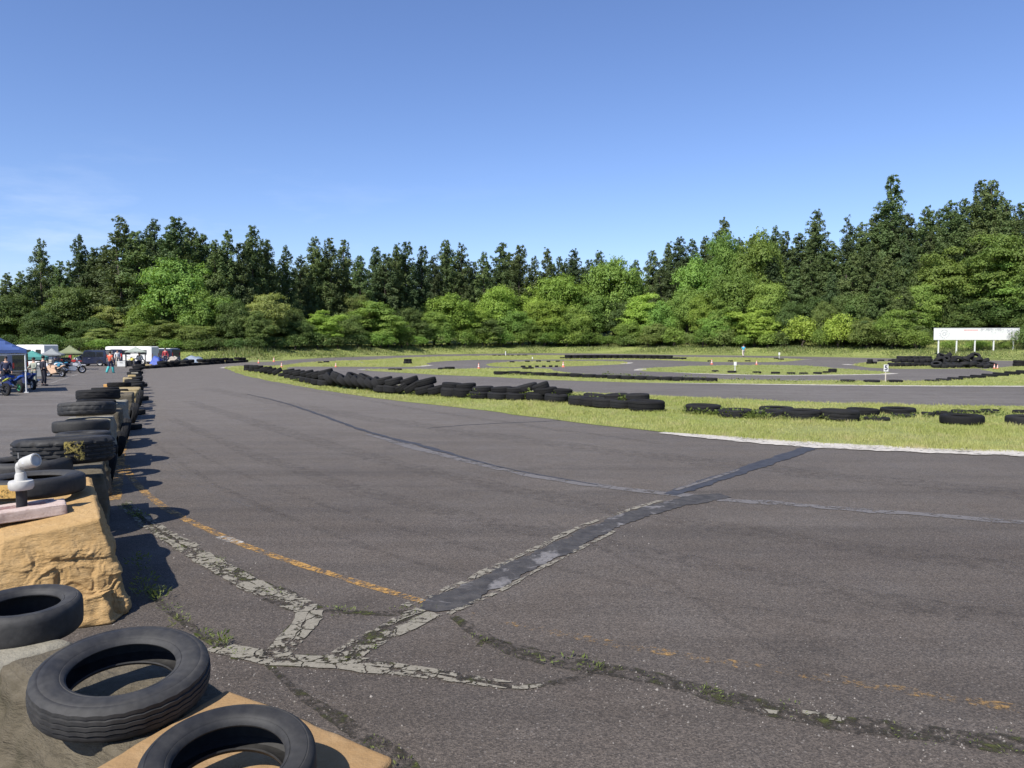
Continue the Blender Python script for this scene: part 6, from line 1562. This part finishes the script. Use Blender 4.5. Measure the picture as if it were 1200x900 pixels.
# ------------------------------------------------------------------ sky and sun
SUN_EL, SUN_AZ = 48.0, 214.5        # azimuth from +Y towards +X: behind the camera, to the left
w = bpy.data.worlds.new('World'); scn.world = w; w.use_nodes = True
nt = w.node_tree; nt.nodes.clear()
out = nt.nodes.new('ShaderNodeOutputWorld'); bg = nt.nodes.new('ShaderNodeBackground')
sky = nt.nodes.new('ShaderNodeTexSky'); sky.sky_type = 'NISHITA'; sky.sun_disc = False
sky.sun_elevation = R(SUN_EL); sky.sun_rotation = R(SUN_AZ); sky.altitude = 300; sky.air_density = 1.0; sky.dust_density = .2; sky.ozone_density = 3.0
tc = nt.nodes.new('ShaderNodeTexCoord')
# a few thin clouds low on the left
def nd(t, **k):
    n = nt.nodes.new(t)
    for a, b in k.items(): setattr(n, a, b)
    return n
mp = nd('ShaderNodeMapping'); nt.links.new(tc.outputs['Generated'], mp.inputs[0]); mp.inputs['Scale'].default_value = (3.2, 3.2, 15); mp.inputs['Location'].default_value = (.35, .1, 1.33)
nz = nd('ShaderNodeTexNoise'); nt.links.new(mp.outputs[0], nz.inputs['Vector']); nz.inputs['Scale'].default_value = 1.6; nz.inputs['Detail'].default_value = 7; nz.inputs['Roughness'].default_value = .6
rp = nd('ShaderNodeValToRGB'); nt.links.new(nz.outputs['Fac'], rp.inputs[0]); rp.color_ramp.elements[0].position = .52; rp.color_ramp.elements[1].position = .80
sp = nd('ShaderNodeSeparateXYZ'); nt.links.new(tc.outputs['Generated'], sp.inputs[0])
band = nd('ShaderNodeValToRGB'); nt.links.new(sp.outputs['Z'], band.inputs[0]); cr = band.color_ramp
cr.elements[0].position = .05; cr.elements[0].color = (.6, .6, .6, 1); cr.elements[1].position = .235; cr.elements[1].color = (0, 0, 0, 1)
left = nd('ShaderNodeMapRange'); nt.links.new(sp.outputs['X'], left.inputs['Value']); left.inputs['From Min'].default_value = .15; left.inputs['From Max'].default_value = -.5; left.clamp = True
def mul(a, b):
    m = nd('ShaderNodeMath', operation='MULTIPLY'); nt.links.new(a, m.inputs[0])
    if isinstance(b, float): m.inputs[1].default_value = b
    else: nt.links.new(b, m.inputs[1])
    return m.outputs[0]
f = mul(mul(mul(rp.outputs[0], band.outputs[0]), left.outputs[0]), .8)
mx = nd('ShaderNodeMix', data_type='RGBA'); nt.links.new(f, mx.inputs[0]); tint = nd('ShaderNodeMix', data_type='RGBA', blend_type='MULTIPLY'); tint.inputs[0].default_value = 1.0; tint.inputs[7].default_value = (.90, .945, 1.18, 1); nt.links.new(sky.outputs[0], tint.inputs[6]); nt.links.new(tint.outputs[2], mx.inputs[6]); mx.inputs[7].default_value = (7.4, 8.0, 9.2, 1)
nt.links.new(mx.outputs[2], bg.inputs[0]); bg.inputs[1].default_value = .088
nt.links.new(bg.outputs[0], out.inputs[0])
sd = bpy.data.lights.new('sun', 'SUN'); sd.energy = 4.7; sd.angle = R(.53); sd.color = (1.0, .955, .88)
so = bpy.data.objects.new('sun', sd); COL.objects.link(so)
dirv = Vector((math.sin(R(SUN_AZ)) * math.cos(R(SUN_EL)), math.cos(R(SUN_AZ)) * math.cos(R(SUN_EL)), math.sin(R(SUN_EL))))
so.rotation_euler = dirv.to_track_quat('Z', 'Y').to_euler(); so.location = dirv * 60
scn.view_settings.view_transform = 'Standard'; scn.view_settings.look = 'None'; scn.view_settings.exposure = 0.68; scn.view_settings.gamma = 1.0
scn.view_settings.use_curve_mapping = False
scn.cycles.max_bounces = 6; scn.cycles.diffuse_bounces = 3; scn.cycles.transparent_max_bounces = 12
scn.cycles.use_denoising = True
